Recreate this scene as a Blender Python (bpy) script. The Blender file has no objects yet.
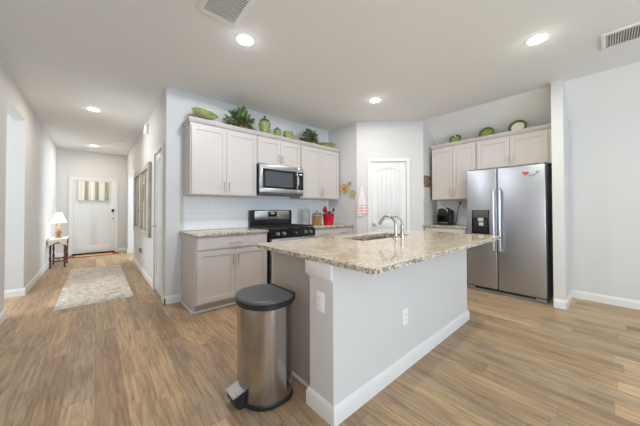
import bpy, bmesh, math, random
from mathutils import Vector, Matrix, Euler
from math import radians as R, pi, sin, cos

SC = bpy.context.scene
COL = SC.collection

# ------------------------------------------------------------------ camera
F_PX, YAW, PITCH, ROLL, SY, CAM_H = 253.34, 0.7233, 0.0131, -0.0021, -7.146, 1.2033
cam = bpy.data.cameras.new('camera')
cam.sensor_fit = 'HORIZONTAL'; cam.sensor_width = 36.0
cam.lens = 36.0 * F_PX / 640.0
cam.shift_y = SY / 640.0
cam.clip_start = 0.02
co = bpy.data.objects.new('camera', cam); COL.objects.link(co)
fwd = Vector((sin(YAW) * cos(PITCH), cos(YAW) * cos(PITCH), sin(PITCH)))
q = fwd.to_track_quat('-Z', 'Y')
co.matrix_world = Matrix.Translation((0, 0, CAM_H)) @ q.to_matrix().to_4x4() @ Matrix.Rotation(ROLL, 4, 'Z')
SC.camera = co

# ------------------------------------------------------------------ world, daylight, exposure
w = bpy.data.worlds.new('world'); SC.world = w; w.use_nodes = True
w.node_tree.nodes['Background'].inputs[0].default_value = (0.80, 0.90, 1.0, 1)
w.node_tree.nodes['Background'].inputs[1].default_value = 1.0
SC.view_settings.view_transform = 'Standard'; SC.view_settings.look = 'None'
SC.view_settings.gamma = 1.0; SC.view_settings.use_curve_mapping = False
SC.view_settings.exposure = 0.16

def area(name, loc, size, rot, power, color):
    l = bpy.data.lights.new(name, 'AREA'); l.shape = 'RECTANGLE'
    l.size, l.size_y = size; l.energy = power; l.color = color
    o = bpy.data.objects.new(name, l); COL.objects.link(o)
    o.location = loc; o.rotation_euler = rot
    return o
YB = -4.2
DAY = (0.83, 0.92, 1.0); SKYL = (0.58, 0.79, 1.0)
area('daylight_window', (0.9, YB - 0.02, 1.35), (2.3, 2.1), (R(128), 0, 0), 116, SKYL)
area('daylight_window', (3.5, YB - 0.02, 1.35), (1.7, 2.1), (R(128), 0, 0), 5, SKYL)
area('daylight_window', (-0.80, -1.6, 1.45), (2.0, 1.7), (R(90), 0, R(-90)), 42, (1.0, 0.88, 0.82))
area('daylight_window', (2.95, 8.06, 1.45), (1.2, 1.6), (R(90), 0, R(90)), 82, (0.75, 0.88, 1.0))
area('daylight_window', (-3.4, 4.7, 1.5), (1.2, 1.5), (R(90), 0, R(-90)), 58, DAY)  # unseen lamp added to brighten passage and hall, no window behind it

# ------------------------------------------------------------------ materials
def lin(c):
    return tuple(((v / 255) / 12.92 if v / 255 <= 0.04045 else ((v / 255 + 0.055) / 1.055) ** 2.4) for v in c) + (1,)
class NT:
    def __init__(s, name):
        s.m = bpy.data.materials.new(name); s.m.use_nodes = True
        s.t = s.m.node_tree; s.b = s.t.nodes['Principled BSDF']
    def n(s, typ, **kw):
        o = s.t.nodes.new('ShaderNode' + typ)
        for k, v in kw.items():
            setattr(o, k, v)
        return o
    def l(s, a, b): s.t.links.new(a, b)
    def math(s, op, a, b=None):
        o = s.n('Math', operation=op)
        for i, v in enumerate((a, b)):
            if v is None: continue
            if isinstance(v, (int, float)): o.inputs[i].default_value = v
            else: s.l(v, o.inputs[i])
        return o.outputs[0]
    def ramp(s, fac, stops):
        o = s.n('ValToRGB'); e = o.color_ramp.elements
        while len(e) < len(stops): e.new(0.5)
        for i, (p, c) in enumerate(stops):
            e[i].position = p; e[i].color = c if len(c) == 4 else tuple(c) + (1,)
        s.l(fac, o.inputs[0]); return o.outputs[0]
    def pos(s): return s.n('NewGeometry').outputs['Position']
    def obj(s): return s.n('TexCoord').outputs['Object']
    def map(s, v, scale=(1, 1, 1), rot=(0, 0, 0)):
        o = s.n('Mapping'); o.inputs['Scale'].default_value = scale; o.inputs['Rotation'].default_value = rot
        s.l(v, o.inputs['Vector']); return o.outputs[0]
    def noise(s, v, scale, detail=4, rough=0.55):
        o = s.n('TexNoise'); o.inputs['Scale'].default_value = scale
        o.inputs['Detail'].default_value = detail; o.inputs['Roughness'].default_value = rough
        if v is not None: s.l(v, o.inputs['Vector'])
        return o.outputs['Fac']
    def mix(s, fac, a, b, blend='MIX'):
        o = s.n('MixRGB', blend_type=blend)
        for i, v in ((0, fac), (1, a), (2, b)):
            if isinstance(v, (int, float)): o.inputs[i].default_value = v
            elif isinstance(v, tuple): o.inputs[i].default_value = v
            else: s.l(v, o.inputs[i])
        return o.outputs[0]
    def bump(s, h, strength=0.2, dist=0.01):
        o = s.n('Bump'); o.inputs['Strength'].default_value = strength; o.inputs['Distance'].default_value = dist
        s.l(h, o.inputs['Height']); s.l(o.outputs[0], s.b.inputs['Normal']); return o
    def set(s, color=None, rough=None, metal=None, **kw):
        if color is not None: s.b.inputs['Base Color'].default_value = color
        if rough is not None: s.b.inputs['Roughness'].default_value = rough
        if metal is not None: s.b.inputs['Metallic'].default_value = metal
        for k, v in kw.items(): s.b.inputs[k.replace('_', ' ')].default_value = v
        return s

def paint(name, rgb, rough=0.6, bump=0.05, scale=220):
    m = NT(name).set(lin(rgb), rough)
    h = m.noise(m.obj(), scale, 3)
    c = m.mix(m.noise(m.obj(), 1.7, 2), tuple(v * 0.985 for v in lin(rgb)[:3]) + (1,), lin(rgb))
    m.l(c, m.b.inputs['Base Color'])
    m.bump(h, bump, 0.004)
    return m.m
def plain(name, rgb, rough=0.5, metal=0.0, var=0.06, **kw):
    m = NT(name).set(lin(rgb), rough, metal, **kw)
    c = lin(rgb)
    k = m.mix(m.noise(m.obj(), 14, 3), tuple(v * (1 - var) for v in c[:3]) + (1,), tuple(min(1, v * (1 + var)) for v in c[:3]) + (1,))
    m.l(k, m.b.inputs['Base Color'])
    return m.m
def emit(name, rgb, strength):
    m = NT(name).set((0.9, 0.9, 0.9, 1), 0.5)
    m.b.inputs['Emission Color'].default_value = lin(rgb); m.b.inputs['Emission Strength'].default_value = strength
    return m.m
def brushed(name, rgb, rough=0.28, axis='x', tint=None):
    m = NT(name).set(lin(rgb), rough, 1.0)
    sc = {'x': (1.2, 1.2, 160), 'z': (160, 160, 1.0)}[axis]
    nz = m.noise(m.map(m.obj(), sc), 3.0, 5, 0.6)
    c = lin(rgb)
    m.l(m.mix(nz, tuple(v * 0.86 for v in c[:3]) + (1,), tuple(min(1, v * 1.1) for v in c[:3]) + (1,)), m.b.inputs['Base Color'])
    r = m.n('MapRange'); r.inputs['To Min'].default_value = rough - 0.06; r.inputs['To Max'].default_value = rough + 0.10
    m.l(nz, r.inputs[0]); m.l(r.outputs[0], m.b.inputs['Roughness'])
    m.bump(nz, 0.04, 0.002)
    return m.m

def make_floor():
    m = NT('oak_plank_floor').set(rough=0.42)
    p = m.pos(); sx = m.n('SeparateXYZ'); m.l(p, sx.inputs[0])
    W, L = 0.152, 1.22
    u = m.math('DIVIDE', sx.outputs[0], W); row = m.math('FLOOR', u); fu = m.math('FRACT', u)
    wn = m.n('TexWhiteNoise', noise_dimensions='1D'); m.l(row, wn.inputs['W'])
    v = m.math('ADD', m.math('DIVIDE', sx.outputs[1], L), m.math('MULTIPLY', wn.outputs['Value'], 7.3))
    colm = m.math('FLOOR', v); fv = m.math('FRACT', v)
    cid = m.n('CombineXYZ'); m.l(row, cid.inputs[0]); m.l(colm, cid.inputs[1])
    wn2 = m.n('TexWhiteNoise', noise_dimensions='2D'); m.l(cid.outputs[0], wn2.inputs['Vector'])
    rnd = wn2.outputs['Value']
    # grain coordinates: stretched along the plank, shifted for every plank
    gx = m.math('ADD', m.math('MULTIPLY', sx.outputs[0], 1.0), m.math('MULTIPLY', rnd, 31.0))
    g = m.n('CombineXYZ'); m.l(gx, g.inputs[0]); m.l(m.math('MULTIPLY', sx.outputs[1], 0.05), g.inputs[1]); m.l(m.math('MULTIPLY', rnd, 17.0), g.inputs[2])
    nz = m.noise(g.outputs[0], 58, 8, 0.72)
    g2 = m.n('CombineXYZ'); m.l(gx, g2.inputs[0]); m.l(m.math('MULTIPLY', sx.outputs[1], 0.22), g2.inputs[1]); m.l(m.math('MULTIPLY', rnd, 9.0), g2.inputs[2])
    wv = m.n('TexWave', wave_type='BANDS', bands_direction='X'); m.l(g2.outputs[0], wv.inputs['Vector'])
    wv.inputs['Scale'].default_value = 6; wv.inputs['Distortion'].default_value = 16; wv.inputs['Detail'].default_value = 3; wv.inputs['Detail Scale'].default_value = 1.2
    blot = m.noise(g2.outputs[0], 6.5, 4, 0.6)
    tone = m.ramp(rnd, [(0.0, lin((164, 136, 105))), (0.25, lin((184, 155, 121))), (0.5, lin((196, 166, 129))), (0.75, lin((170, 147, 121))), (1.0, lin((208, 178, 138)))])
    gr = m.ramp(nz, [(0.30, (0.44, 0.40, 0.37)), (0.43, (0.84, 0.82, 0.80)), (0.56, (1.02, 1.02, 1.02)), (0.72, (1.30, 1.28, 1.24))])
    c = m.mix(0.95, tone, gr, 'MULTIPLY')
    wr = m.ramp(wv.outputs['Fac'], [(0.0, (0.62, 0.58, 0.55)), (0.22, (1, 1, 1)), (1.0, (1.06, 1.05, 1.03))])
    c = m.mix(0.45, c, wr, 'MULTIPLY')
    br = m.ramp(blot, [(0.32, (0.68, 0.67, 0.67)), (0.52, (1, 1, 1)), (0.72, (1.1, 1.08, 1.04))])
    c = m.mix(0.9, c, br, 'MULTIPLY')
    e1 = m.math('MINIMUM', fu, m.math('SUBTRACT', 1.0, fu)); e2 = m.math('MINIMUM', fv, m.math('SUBTRACT', 1.0, fv))
    gap = m.math('MINIMUM', m.math('DIVIDE', e1, 0.010), m.math('DIVIDE', e2, 0.0016))
    gapc = m.math('MINIMUM', gap, 1.0)
    c = m.mix(m.math('MULTIPLY', m.math('SUBTRACT', 1.0, gapc), 0.55), c, lin((70, 52, 38)))
    m.l(c, m.b.inputs['Base Color'])
    h = m.math('ADD', m.math('MULTIPLY', gapc, 0.8), m.math('MULTIPLY', nz, 0.5))
    m.bump(h, 0.25, 0.002)
    rr = m.ramp(nz, [(0.3, (0.50,) * 3), (0.7, (0.36,) * 3)]); m.l(rr, m.b.inputs['Roughness'])
    return m.m
def make_granite(name, dark=0.0):
    m = NT(name).set(rough=0.09)
    p = m.obj()
    vo = m.n('TexVoronoi', feature='F1'); m.l(p, vo.inputs['Vector']); vo.inputs['Scale'].default_value = 150
    sp = m.n('SeparateXYZ'); m.l(vo.outputs['Color'], sp.inputs[0])
    n1 = m.noise(p, 42, 5, 0.65); n2 = m.noise(p, 9, 3, 0.5)
    s = m.math('ADD', m.math('MULTIPLY', sp.outputs[0], 0.62), m.math('MULTIPLY', n1, 0.38))
    base = m.ramp(s, [(0.08, lin((130, 116, 100))), (0.20, lin((192, 168, 134))), (0.34, lin((216, 197, 166))), (0.52, lin((228, 214, 190))), (0.70, lin((238, 231, 219))), (0.9, lin((212, 203, 190)))])
    tint = m.ramp(n2, [(0.35, lin((236, 222, 196))), (0.65, (1, 1, 1))])
    c = m.mix(0.8, base, tint, 'MULTIPLY')
    v2 = m.n('TexVoronoi', feature='F1'); m.l(p, v2.inputs['Vector']); v2.inputs['Scale'].default_value = 95
    s2 = m.n('SeparateXYZ'); m.l(v2.outputs['Color'], s2.inputs[0])
    fleck = m.math('GREATER_THAN', m.math('ADD', s2.outputs[1], m.math('MULTIPLY', m.noise(p, 75, 2), 0.35)), 1.10)
    c = m.mix(fleck, c, lin((150, 136, 122)))
    m.l(c, m.b.inputs['Base Color'])
    return m.m
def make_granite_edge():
    # darker, coarser speckle for the slab edges, partly shade put into the colour
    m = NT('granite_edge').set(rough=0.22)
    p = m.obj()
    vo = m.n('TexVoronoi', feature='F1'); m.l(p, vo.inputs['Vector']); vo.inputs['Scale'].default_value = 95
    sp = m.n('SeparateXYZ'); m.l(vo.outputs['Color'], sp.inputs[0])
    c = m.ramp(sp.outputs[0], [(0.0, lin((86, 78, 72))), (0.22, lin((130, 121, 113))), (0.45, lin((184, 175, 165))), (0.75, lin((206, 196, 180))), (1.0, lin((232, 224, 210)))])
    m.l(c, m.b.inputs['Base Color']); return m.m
def make_tile():
    m = NT('white_subway_tile').set(rough=0.07)
    sx = m.n('SeparateXYZ'); m.l(m.pos(), sx.inputs[0])
    W, H = 0.1524, 0.0762
    vz = m.math('DIVIDE', m.math('SUBTRACT', sx.outputs[2], 0.918), H); row = m.math('FLOOR', vz); fv = m.math('FRACT', vz)
    par = m.math('MULTIPLY', m.math('MODULO', row, 2.0), 0.5)
    ux = m.math('ADD', m.math('DIVIDE', m.math('ADD', sx.outputs[0], sx.outputs[1]), W), par); cx = m.math('FLOOR', ux); fu = m.math('FRACT', ux)
    e1 = m.math('MULTIPLY', m.math('MINIMUM', fu, m.math('SUBTRACT', 1.0, fu)), W)
    e2 = m.math('MULTIPLY', m.math('MINIMUM', fv, m.math('SUBTRACT', 1.0, fv)), H)
    e = m.math('MINIMUM', e1, e2)
    h = m.math('MINIMUM', m.math('DIVIDE', e, 0.004), 1.0)
    grout = m.math('LESS_THAN', e, 0.0013)
    m.l(m.mix(grout, lin((243, 246, 250)), lin((214, 219, 226))), m.b.inputs['Base Color'])
    rr = m.math('ADD', 0.07, m.math('MULTIPLY', grout, 0.5)); m.l(rr, m.b.inputs['Roughness'])
    # every tile sits at a slightly different tilt
    cid = m.n('CombineXYZ'); m.l(cx, cid.inputs[0]); m.l(row, cid.inputs[1])
    wn = m.n('TexWhiteNoise', noise_dimensions='2D'); m.l(cid.outputs[0], wn.inputs['Vector'])
    a = m.n('VectorMath', operation='SUBTRACT'); m.l(wn.outputs['Color'], a.inputs[0]); a.inputs[1].default_value = (0.5, 0.5, 0.5)
    b = m.n('VectorMath', operation='SCALE'); m.l(a.outputs[0], b.inputs[0]); b.inputs['Scale'].default_value = 0.030
    bp = m.bump(h, 0.5, 0.002)
    c = m.n('VectorMath', operation='ADD'); m.l(bp.outputs[0], c.inputs[0]); m.l(b.outputs[0], c.inputs[1])
    d = m.n('VectorMath', operation='NORMALIZE'); m.l(c.outputs[0], d.inputs[0]); m.l(d.outputs[0], m.b.inputs['Normal'])
    return m.m
def make_rug():
    m = NT('shag_wool').set(rough=0.95)
    p = m.obj()
    a = m.noise(m.map(p, (1, 2.6, 1)), 9, 5, 0.7); b = m.noise(m.map(p, (1, 1.8, 1)), 34, 3, 0.6)
    c = m.ramp(a, [(0.30, lin((126, 116, 110))), (0.40, lin((206, 196, 184))), (0.60, lin((243, 234, 220))), (0.72, lin((206, 186, 164)))])
    c = m.mix(0.5, c, m.ramp(b, [(0.3, (0.55, 0.53, 0.52)), (0.6, (1, 1, 1))]), 'MULTIPLY')
    m.l(c, m.b.inputs['Base Color']); return m.m
def make_mat():
    m = NT('red_bordered_weave').set(rough=0.95)
    sx = m.n('SeparateXYZ'); m.l(m.obj(), sx.inputs[0])
    dx = m.math('SUBTRACT', 0.49, m.math('ABSOLUTE', sx.outputs[0])); dy = m.math('SUBTRACT', 0.19, m.math('ABSOLUTE', sx.outputs[1]))
    b1 = m.math('LESS_THAN', dx, 0.12); b2 = m.math('LESS_THAN', dy, 0.035)
    b = m.math('MAXIMUM', b1, b2)
    red = m.mix(m.noise(m.obj(), 40, 3), lin((150, 52, 34)), lin((196, 92, 62)))
    tan = m.mix(m.noise(m.obj(), 30, 3), lin((188, 146, 104)), lin((214, 178, 132)))
    m.l(m.mix(b, tan, red), m.b.inputs['Base Color']); m.bump(m.noise(m.obj(), 160, 2), 0.5, 0.004); return m.m
def make_stripe_cloth():
    m = NT('striped_curtain_cloth').set(rough=0.9)
    sx = m.n('SeparateXYZ'); m.l(m.obj(), sx.inputs[0])
    u = m.math('FRACT', m.math('ADD', m.math('DIVIDE', sx.outputs[0], 0.205), 1.522))
    c = m.ramp(u, [(0.0, lin((240, 234, 222))), (0.57, lin((246, 243, 236))), (0.61, lin((172, 168, 158))), (0.95, lin((160, 157, 148))), (1.0, lin((226, 218, 202)))])
    m.l(c, m.b.inputs['Base Color']); m.bump(m.noise(m.obj(), 300, 2), 0.2, 0.002); return m.m
def make_leaf(name, a, b):
    m = NT(name).set(rough=0.45)
    m.l(m.ramp(m.noise(m.obj(), 22, 3), [(0.3, lin(a)), (0.7, lin(b))]), m.b.inputs['Base Color']); return m.m
def make_wood(name, a, b, axis=2):
    m = NT(name).set(rough=0.4)
    sc = [24, 24, 24]; sc[axis] = 2
    m.l(m.ramp(m.noise(m.map(m.obj(), tuple(sc)), 2.5, 5), [(0.3, lin(a)), (0.7, lin(b))]), m.b.inputs['Base Color']); return m.m
def make_glaze():
    m = NT('green_glaze').set(rough=0.12)
    n = m.noise(m.map(m.obj(), (1, 1, 2.5)), 16, 4, 0.6)
    m.l(m.ramp(n, [(0.25, lin((98, 114, 58))), (0.5, lin((140, 150, 90))), (0.8, lin((184, 186, 130)))]), m.b.inputs['Base Color']); return m.m
def make_towel():
    m = NT('pink_striped_towel').set(rough=0.95)
    sx = m.n('SeparateXYZ'); m.l(m.obj(), sx.inputs[0])
    z = sx.outputs[2]
    ck = m.math('GREATER_THAN', m.math('FRACT', m.math('DIVIDE', z, 0.05)), 0.45)
    low = m.math('LESS_THAN', z, -0.36)
    k = m.math('MULTIPLY', ck, low)
    m.l(m.mix(k, lin((243, 236, 233)), lin((234, 178, 180))), m.b.inputs['Base Color']); m.bump(m.noise(m.obj(), 200, 2), 0.3, 0.003); return m.m
def make_photo():
    m = NT('calendar_picture').set(rough=0.35)
    n = m.noise(m.obj(), 26, 4, 0.7)
    m.l(m.ramp(n, [(0.30, lin((70, 56, 50))), (0.42, lin((170, 120, 100))), (0.50, lin((86, 76, 66))), (0.60, lin((214, 184, 160))), (0.72, lin((120, 80, 66)))]), m.b.inputs['Base Color']); return m.m
def make_page():
    m = NT('calendar_page').set(rough=0.6)
    sx = m.n('SeparateXYZ'); m.l(m.obj(), sx.inputs[0])
    a = m.math('LESS_THAN', m.math('FRACT', m.math('DIVIDE', sx.outputs[0], 0.036)), 0.06)
    b = m.math('LESS_THAN', m.math('FRACT', m.math('DIVIDE', sx.outputs[2], 0.034)), 0.06)
    m.l(m.mix(m.math('MAXIMUM', a, b), lin((226, 222, 214)), lin((130, 128, 126))), m.b.inputs['Base Color']); return m.m
def make_glass(name='clear_glass', tint=(0.95, 0.97, 0.97, 1)):
    m = NT(name).set(tint, 0.02, Transmission_Weight=1.0, IOR=1.45); return m.m

WALL = paint('wall_paint', (220, 219, 217))
CEIL = paint('ceiling_paint', (242, 242, 240), 0.8, 0.25, 120)
TRIM = paint('trim_paint', (236, 235, 232), 0.35, 0.0)
DOORW = paint('door_paint', (234, 234, 232), 0.35, 0.0)
CAB = paint('cabinet_paint', (207, 200, 195), 0.4, 0.0)
CAB_SHADED = paint('shaded_cabinet_paint', (186, 178, 170), 0.45, 0.0)  # darker copy of the cabinet paint, with recess shade put into the colour
FLOOR = make_floor(); GRAN = make_granite('granite'); GEDGE = make_granite_edge(); TILE = make_tile()
STEEL = brushed('brushed_steel', (186, 190, 197), 0.36, 'x')
HANDLE = plain('polished_handle_steel', (226, 228, 230), 0.3, 1.0)
STEELH = brushed('brushed_steel_horizontal', (200, 200, 200), 0.27, 'x')
STEELC = brushed('bin_steel', (180, 178, 179), 0.16, 'z')
CHROME = plain('satin_nickel', (200, 196, 190), 0.22, 1.0)
NICKEL = plain('brushed_nickel', (206, 203, 199), 0.34, 1.0)
BLACK = plain('black_enamel', (22, 22, 24), 0.18)
BLKPL = plain('black_plastic', (34, 35, 38), 0.38)
DKGREY = plain('dark_grey_plastic', (84, 84, 86), 0.38)
GREYPL = plain('grey_plastic', (120, 121, 124), 0.4)
LTGREY = plain('light_grey_plastic', (196, 198, 200), 0.35)
SMOKE = plain('dark_glass', (44, 46, 50), 0.04)
MESHW = plain('perforated_screen', (80, 82, 87), 0.25)
IRON = plain('cast_iron', (26, 26, 27), 0.6)
WHITEPL = plain('white_plastic', (247, 247, 245), 0.4, var=0.02)
GLAZE = make_glaze(); GLAZED = plain('dark_green_glaze', (80, 102, 50), 0.12)
LEAF = make_leaf('ivy_leaf', (70, 98, 56), (150, 172, 116)); LEAF2 = make_leaf('boxwood_leaf', (58, 84, 50), (128, 152, 104))
STEM = make_wood('plant_stem', (70, 62, 34), (98, 86, 50))
BASK = make_wood('basket_fibre', (110, 84, 52), (150, 118, 78), 0)
REDC = plain('red_glaze', (196, 22, 42), 0.2)
PASTA = NT('dry_pasta').set(rough=0.6); PASTA.l(PASTA.ramp(PASTA.noise(PASTA.obj(), 70, 3), [(0.3, lin((168, 112, 40))), (0.6, lin((222, 176, 88)))]), PASTA.b.inputs['Base Color']); PASTA = PASTA.m
GLASS = make_glass()
RUG = make_rug(); MATW = make_mat(); STRIPE = make_stripe_cloth(); TOWEL = make_towel()
DWOOD = make_wood('dark_turned_wood', (72, 40, 22), (116, 68, 40)); DRIFT = make_wood('weathered_frame_wood', (160, 150, 134), (206, 197, 180))
CLOTH = paint('ivory_cloth', (244, 238, 224), 0.9, 0.0, 300)
SHADE = NT('lamp_shade_cloth').set(lin((250, 240, 220)), 0.9); SHADE.b.inputs['Emission Color'].default_value = lin((255, 232, 196)); SHADE.b.inputs['Emission Strength'].default_value = 0.9; SHADE = SHADE.m
BRASS = plain('aged_brass', (158, 134, 102), 0.45, 0.3)
MIRROR = plain('mirror_silver', (225, 226, 226), 0.02, 1.0, 0.0)
LENS = emit('lamp_lens', (255, 246, 232), 14.0)
PHOTO = make_photo(); PAGE = make_page()
GOLD = plain('gold_paint', (222, 180, 104), 0.4, 0.2); SAGE = plain('sage_paint', (176, 190, 150), 0.5); ROSE = plain('dusty_rose_paint', (206, 186, 176), 0.5)
PINKM = plain('red_enamel', (222, 70, 66), 0.3); GREYM = plain('grey_green_enamel', (140, 152, 146), 0.4)
DISP = emit('clock_display', (90, 150, 190), 0.15)
SINKM = brushed('sink_steel', (205, 200, 192), 0.32, 'x')
DUCT_SHADE = plain('duct_shade_grey', (150, 150, 150), 0.7)
CREAM = plain('cream_glaze', (232, 226, 204), 0.15)

# ------------------------------------------------------------------ mesh helpers
def BM(): return bmesh.new()
def box(b, x0, x1, y0, y1, z0, z1, bev=0.0, seg=2):
    r = bmesh.ops.create_cube(b, size=1.0)
    vs = r['verts']
    for v in vs:
        v.co = Vector((x0 + (v.co.x + .5) * (x1 - x0), y0 + (v.co.y + .5) * (y1 - y0), z0 + (v.co.z + .5) * (z1 - z0)))
    if bev > 0:
        es = list({e for v in vs for e in v.link_edges})
        bmesh.ops.bevel(b, geom=es, offset=bev, segments=seg, profile=0.5, affect='EDGES')
    return vs
def lathe(b, prof, c=(0, 0, 0), n=32, sx=1.0, sy=1.0, close=True, M=None):
    rings = []
    for (r, z) in prof:
        ring = []
        for i in range(n):
            a = 2 * pi * i / n
            p = Vector((cos(a) * r * sx, sin(a) * r * sy, z))
            if M is not None: p = M @ p
            ring.append(b.verts.new(p + Vector(c)))
        rings.append(ring)
    for k in range(len(rings) - 1):
        for i in range(n):
            j = (i + 1) % n
            b.faces.new((rings[k][i], rings[k][j], rings[k + 1][j], rings[k + 1][i]))
    if close:
        b.faces.new(list(reversed(rings[0]))); b.faces.new(rings[-1])
def cyl(b, p0, p1, r, n=20, r1=None):
    p0, p1 = Vector(p0), Vector(p1); d = p1 - p0
    M = d.to_track_quat('Z', 'Y').to_matrix()
    lathe(b, [(r, 0), (r if r1 is None else r1, d.length)], p0, n, M=M)
def tube(b, pts, r, n=12, radii=None):
    pts = [Vector(p) for p in pts]; rings = []
    up = Vector((0, 0, 1)); prev = None
    for i, p in enumerate(pts):
        t = (pts[min(i + 1, len(pts) - 1)] - pts[max(i - 1, 0)]).normalized()
        if prev is None:
            a = t.orthogonal().normalized()
        else:
            a = (prev - t * prev.dot(t)).normalized()
        prev = a; c = t.cross(a)
        rr = radii[i] if radii else r
        rings.append([b.verts.new(p + a * cos(2 * pi * k / n) * rr + c * sin(2 * pi * k / n) * rr) for k in range(n)])
    for k in range(len(rings) - 1):
        for i in range(n):
            j = (i + 1) % n
            b.faces.new((rings[k][i], rings[k][j], rings[k + 1][j], rings[k + 1][i]))
    b.faces.new(list(reversed(rings[0]))); b.faces.new(rings[-1])
def prism(b, poly, z0, z1):
    lo = [b.verts.new((x, y, z0)) for x, y in poly]; hi = [b.verts.new((x, y, z1)) for x, y in poly]
    n = len(poly)
    for i in range(n):
        j = (i + 1) % n; b.faces.new((lo[i], lo[j], hi[j], hi[i]))
    b.faces.new(list(reversed(lo))); b.faces.new(hi)
def prism_y(b, poly, y0, y1):   # polygon in x,z
    lo = [b.verts.new((x, y0, z)) for x, z in poly]; hi = [b.verts.new((x, y1, z)) for x, z in poly]
    n = len(poly)
    for i in range(n):
        j = (i + 1) % n; b.faces.new((lo[i], lo[j], hi[j], hi[i]))
    b.faces.new(list(reversed(lo))); b.faces.new(hi)
def arc(c, r, a0, a1, n=12):
    return [(c[0] + r * cos(a0 + (a1 - a0) * i / n), c[1] + r * sin(a0 + (a1 - a0) * i / n)) for i in range(n + 1)]
def solid(b, th):
    bmesh.ops.recalc_face_normals(b, faces=b.faces); b.normal_update()
    bmesh.ops.solidify(b, geom=b.faces[:], thickness=th)
def link(name, b, mat, parent=None, smooth=True, angle=35):
    bmesh.ops.recalc_face_normals(b, faces=b.faces)
    me = bpy.data.meshes.new(name); b.to_mesh(me); b.free()
    for m in (mat if isinstance(mat, (list, tuple)) else [mat]): me.materials.append(m)
    o = bpy.data.objects.new(name, me); COL.objects.link(o)
    if smooth:
        me.shade_smooth()
        me.set_sharp_from_angle(angle=R(angle))
    if parent is not None: o.parent = parent
    return o
def thing(name, label, cat, loc=(0, 0, 0), rz=0.0, group=None):
    o = bpy.data.objects.new(name, None); COL.objects.link(o)
    o.empty_display_size = 0.05
    o.location = loc; o.rotation_euler = (0, 0, rz); return tag(o, label, cat, group)
def tag(o, label, cat, group=None):
    o['label'] = label; o['category'] = cat
    if group: o['group'] = group
    return o
def struct(name, b, mat, parent=None, smooth=False):
    o = link(name, b, mat, parent, smooth=smooth)
    if parent is None: o['kind'] = 'structure'
    return o
def copy_tree(o, parent=None):
    c = o.copy(); COL.objects.link(c)
    if parent is not None: c.parent = parent
    for ch in list(o.children): copy_tree(ch, c)
    return c

# ------------------------------------------------------------------ the room
H = 2.772
XL, XR, YK, YD = -0.758, 0.661, 3.705, 9.217
XF = 4.855; XE = 4.33; ZS = 2.41
P = Vector((3.493, 2.957)); Q = Vector((4.318, 2.135))
EX = -4.2

b = BM(); box(b, -4.2, 5.2, YB - 0.2, 9.6, -0.06, 0.0); struct('floor', b, FLOOR)
b = BM(); box(b, -4.2, XE, YB - 0.2, 9.6, H, H + 0.08); struct('ceiling', b, CEIL)
b = BM(); prism_y(b, [(XE, H), (XF + 0.12, H - (H - ZS) * (XF + 0.12 - XE) / (XF - XE)), (XF + 0.12, H + 0.08), (XE, H + 0.08)], YB - 0.2, 2.2); struct('ceiling_slope', b, CEIL)
# left wall with its opening
ZO = 2.467; Y0, Y1 = 4.43, 5.435; TW = 0.12
b = BM(); box(b, XL - TW, XL, YB, -2.62, 0, H); box(b, XL - TW, XL, -0.58, Y0, 0, H); box(b, XL - TW, XL, -2.62, -0.58, 0, 0.6); box(b, XL - TW, XL, -2.62, -0.58, 2.3, H)
box(b, XL - TW, XL, Y0, Y1, ZO, H); box(b, XL - TW, XL, Y1, YD, 0, H); struct('wall_left', b, WALL)
b = BM(); box(b, -3.6, XL - TW, Y1, Y1 + TW, 0, H); box(b, -3.6, XL - TW, 3.9, 4.0, 0, H); box(b, -3.7, -3.6, 3.9, 5.6, 0, H); struct('wall_side_passage', b, WALL)
# right wall of the hall: opening near the front door, closet door
OY0, OY1, OZ = 7.37, 8.80, 2.17
DY0, DY1, DZ = 3.90, 4.50, 2.03
b = BM(); box(b, XR, XR + TW, YK + 0.0, DY0, 0, H); box(b, XR, XR + TW, DY0, DY1, DZ, H); box(b, XR, XR + TW, DY1, OY0, 0, H)
box(b, XR, XR + TW, OY0, OY1, OZ, H); box(b, XR, XR + TW, OY1, YD, 0, H); struct('wall_hall', b, WALL)
b = BM(); box(b, XR + TW, 3.0, OY0 - 0.6 - TW, OY0 - 0.6, 0, H); box(b, XR + TW, 3.0, 9.0, 9.1, 0, H); box(b, 3.0, 3.1, 6.6, 9.1, 0, H); struct('wall_side_room', b, WALL)
b = BM(); box(b, -0.9, 0.8, YD, YD + 0.12, 0, H); struct('wall_entry', b, WALL)
# kitchen wall, pantry walls
b = BM(); box(b, XR + TW, P.x + 0.1, YK, YK + TW, 0, H); struct('wall_kitchen', b, WALL)
b = BM(); box(b, P.x, P.x + TW, P.y, YK, 0, H); struct('wall_pantry_left', b, WALL)
PA = math.atan2(Q.y - P.y, Q.x - P.x); PL = (Q - P).length
def pantry_root(name):
    o = bpy.data.objects.new(name, None); return o
M45 = Matrix.Translation((P.x, P.y, 0)) @ Matrix.Rotation(PA, 4, 'Z')
PD0, PD1, PDZ = 0.245, 0.868, 2.045
b = BM(); box(b, 0, PD0, 0, TW, 0, H); box(b, PD1, PL, 0, TW, 0, H); box(b, PD0, PD1, 0, TW, PDZ, H); b.transform(M45); struct('wall_pantry_front', b, WALL)
b = BM(); box(b, Q.x, XF + 0.12, Q.y, Q.y + TW, 0, H); struct('wall_pantry_right', b, WALL)
b = BM(); box(b, XF, XF + 0.12, YB, Q.y, 0, H - 0.2); struct('wall_right', b, WALL)
def slope_z(x): return H - (H - ZS) * max(0, x - XE) / (XF - XE)
WY0, WY1, WX = 0.338, 0.445, 4.215
b = BM(); prism_y(b, [(WX, 0), (XF, 0), (XF, slope_z(XF)), (XE, H), (WX, H)], WY0, WY1); struct('wall_wing', b, WALL)
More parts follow.
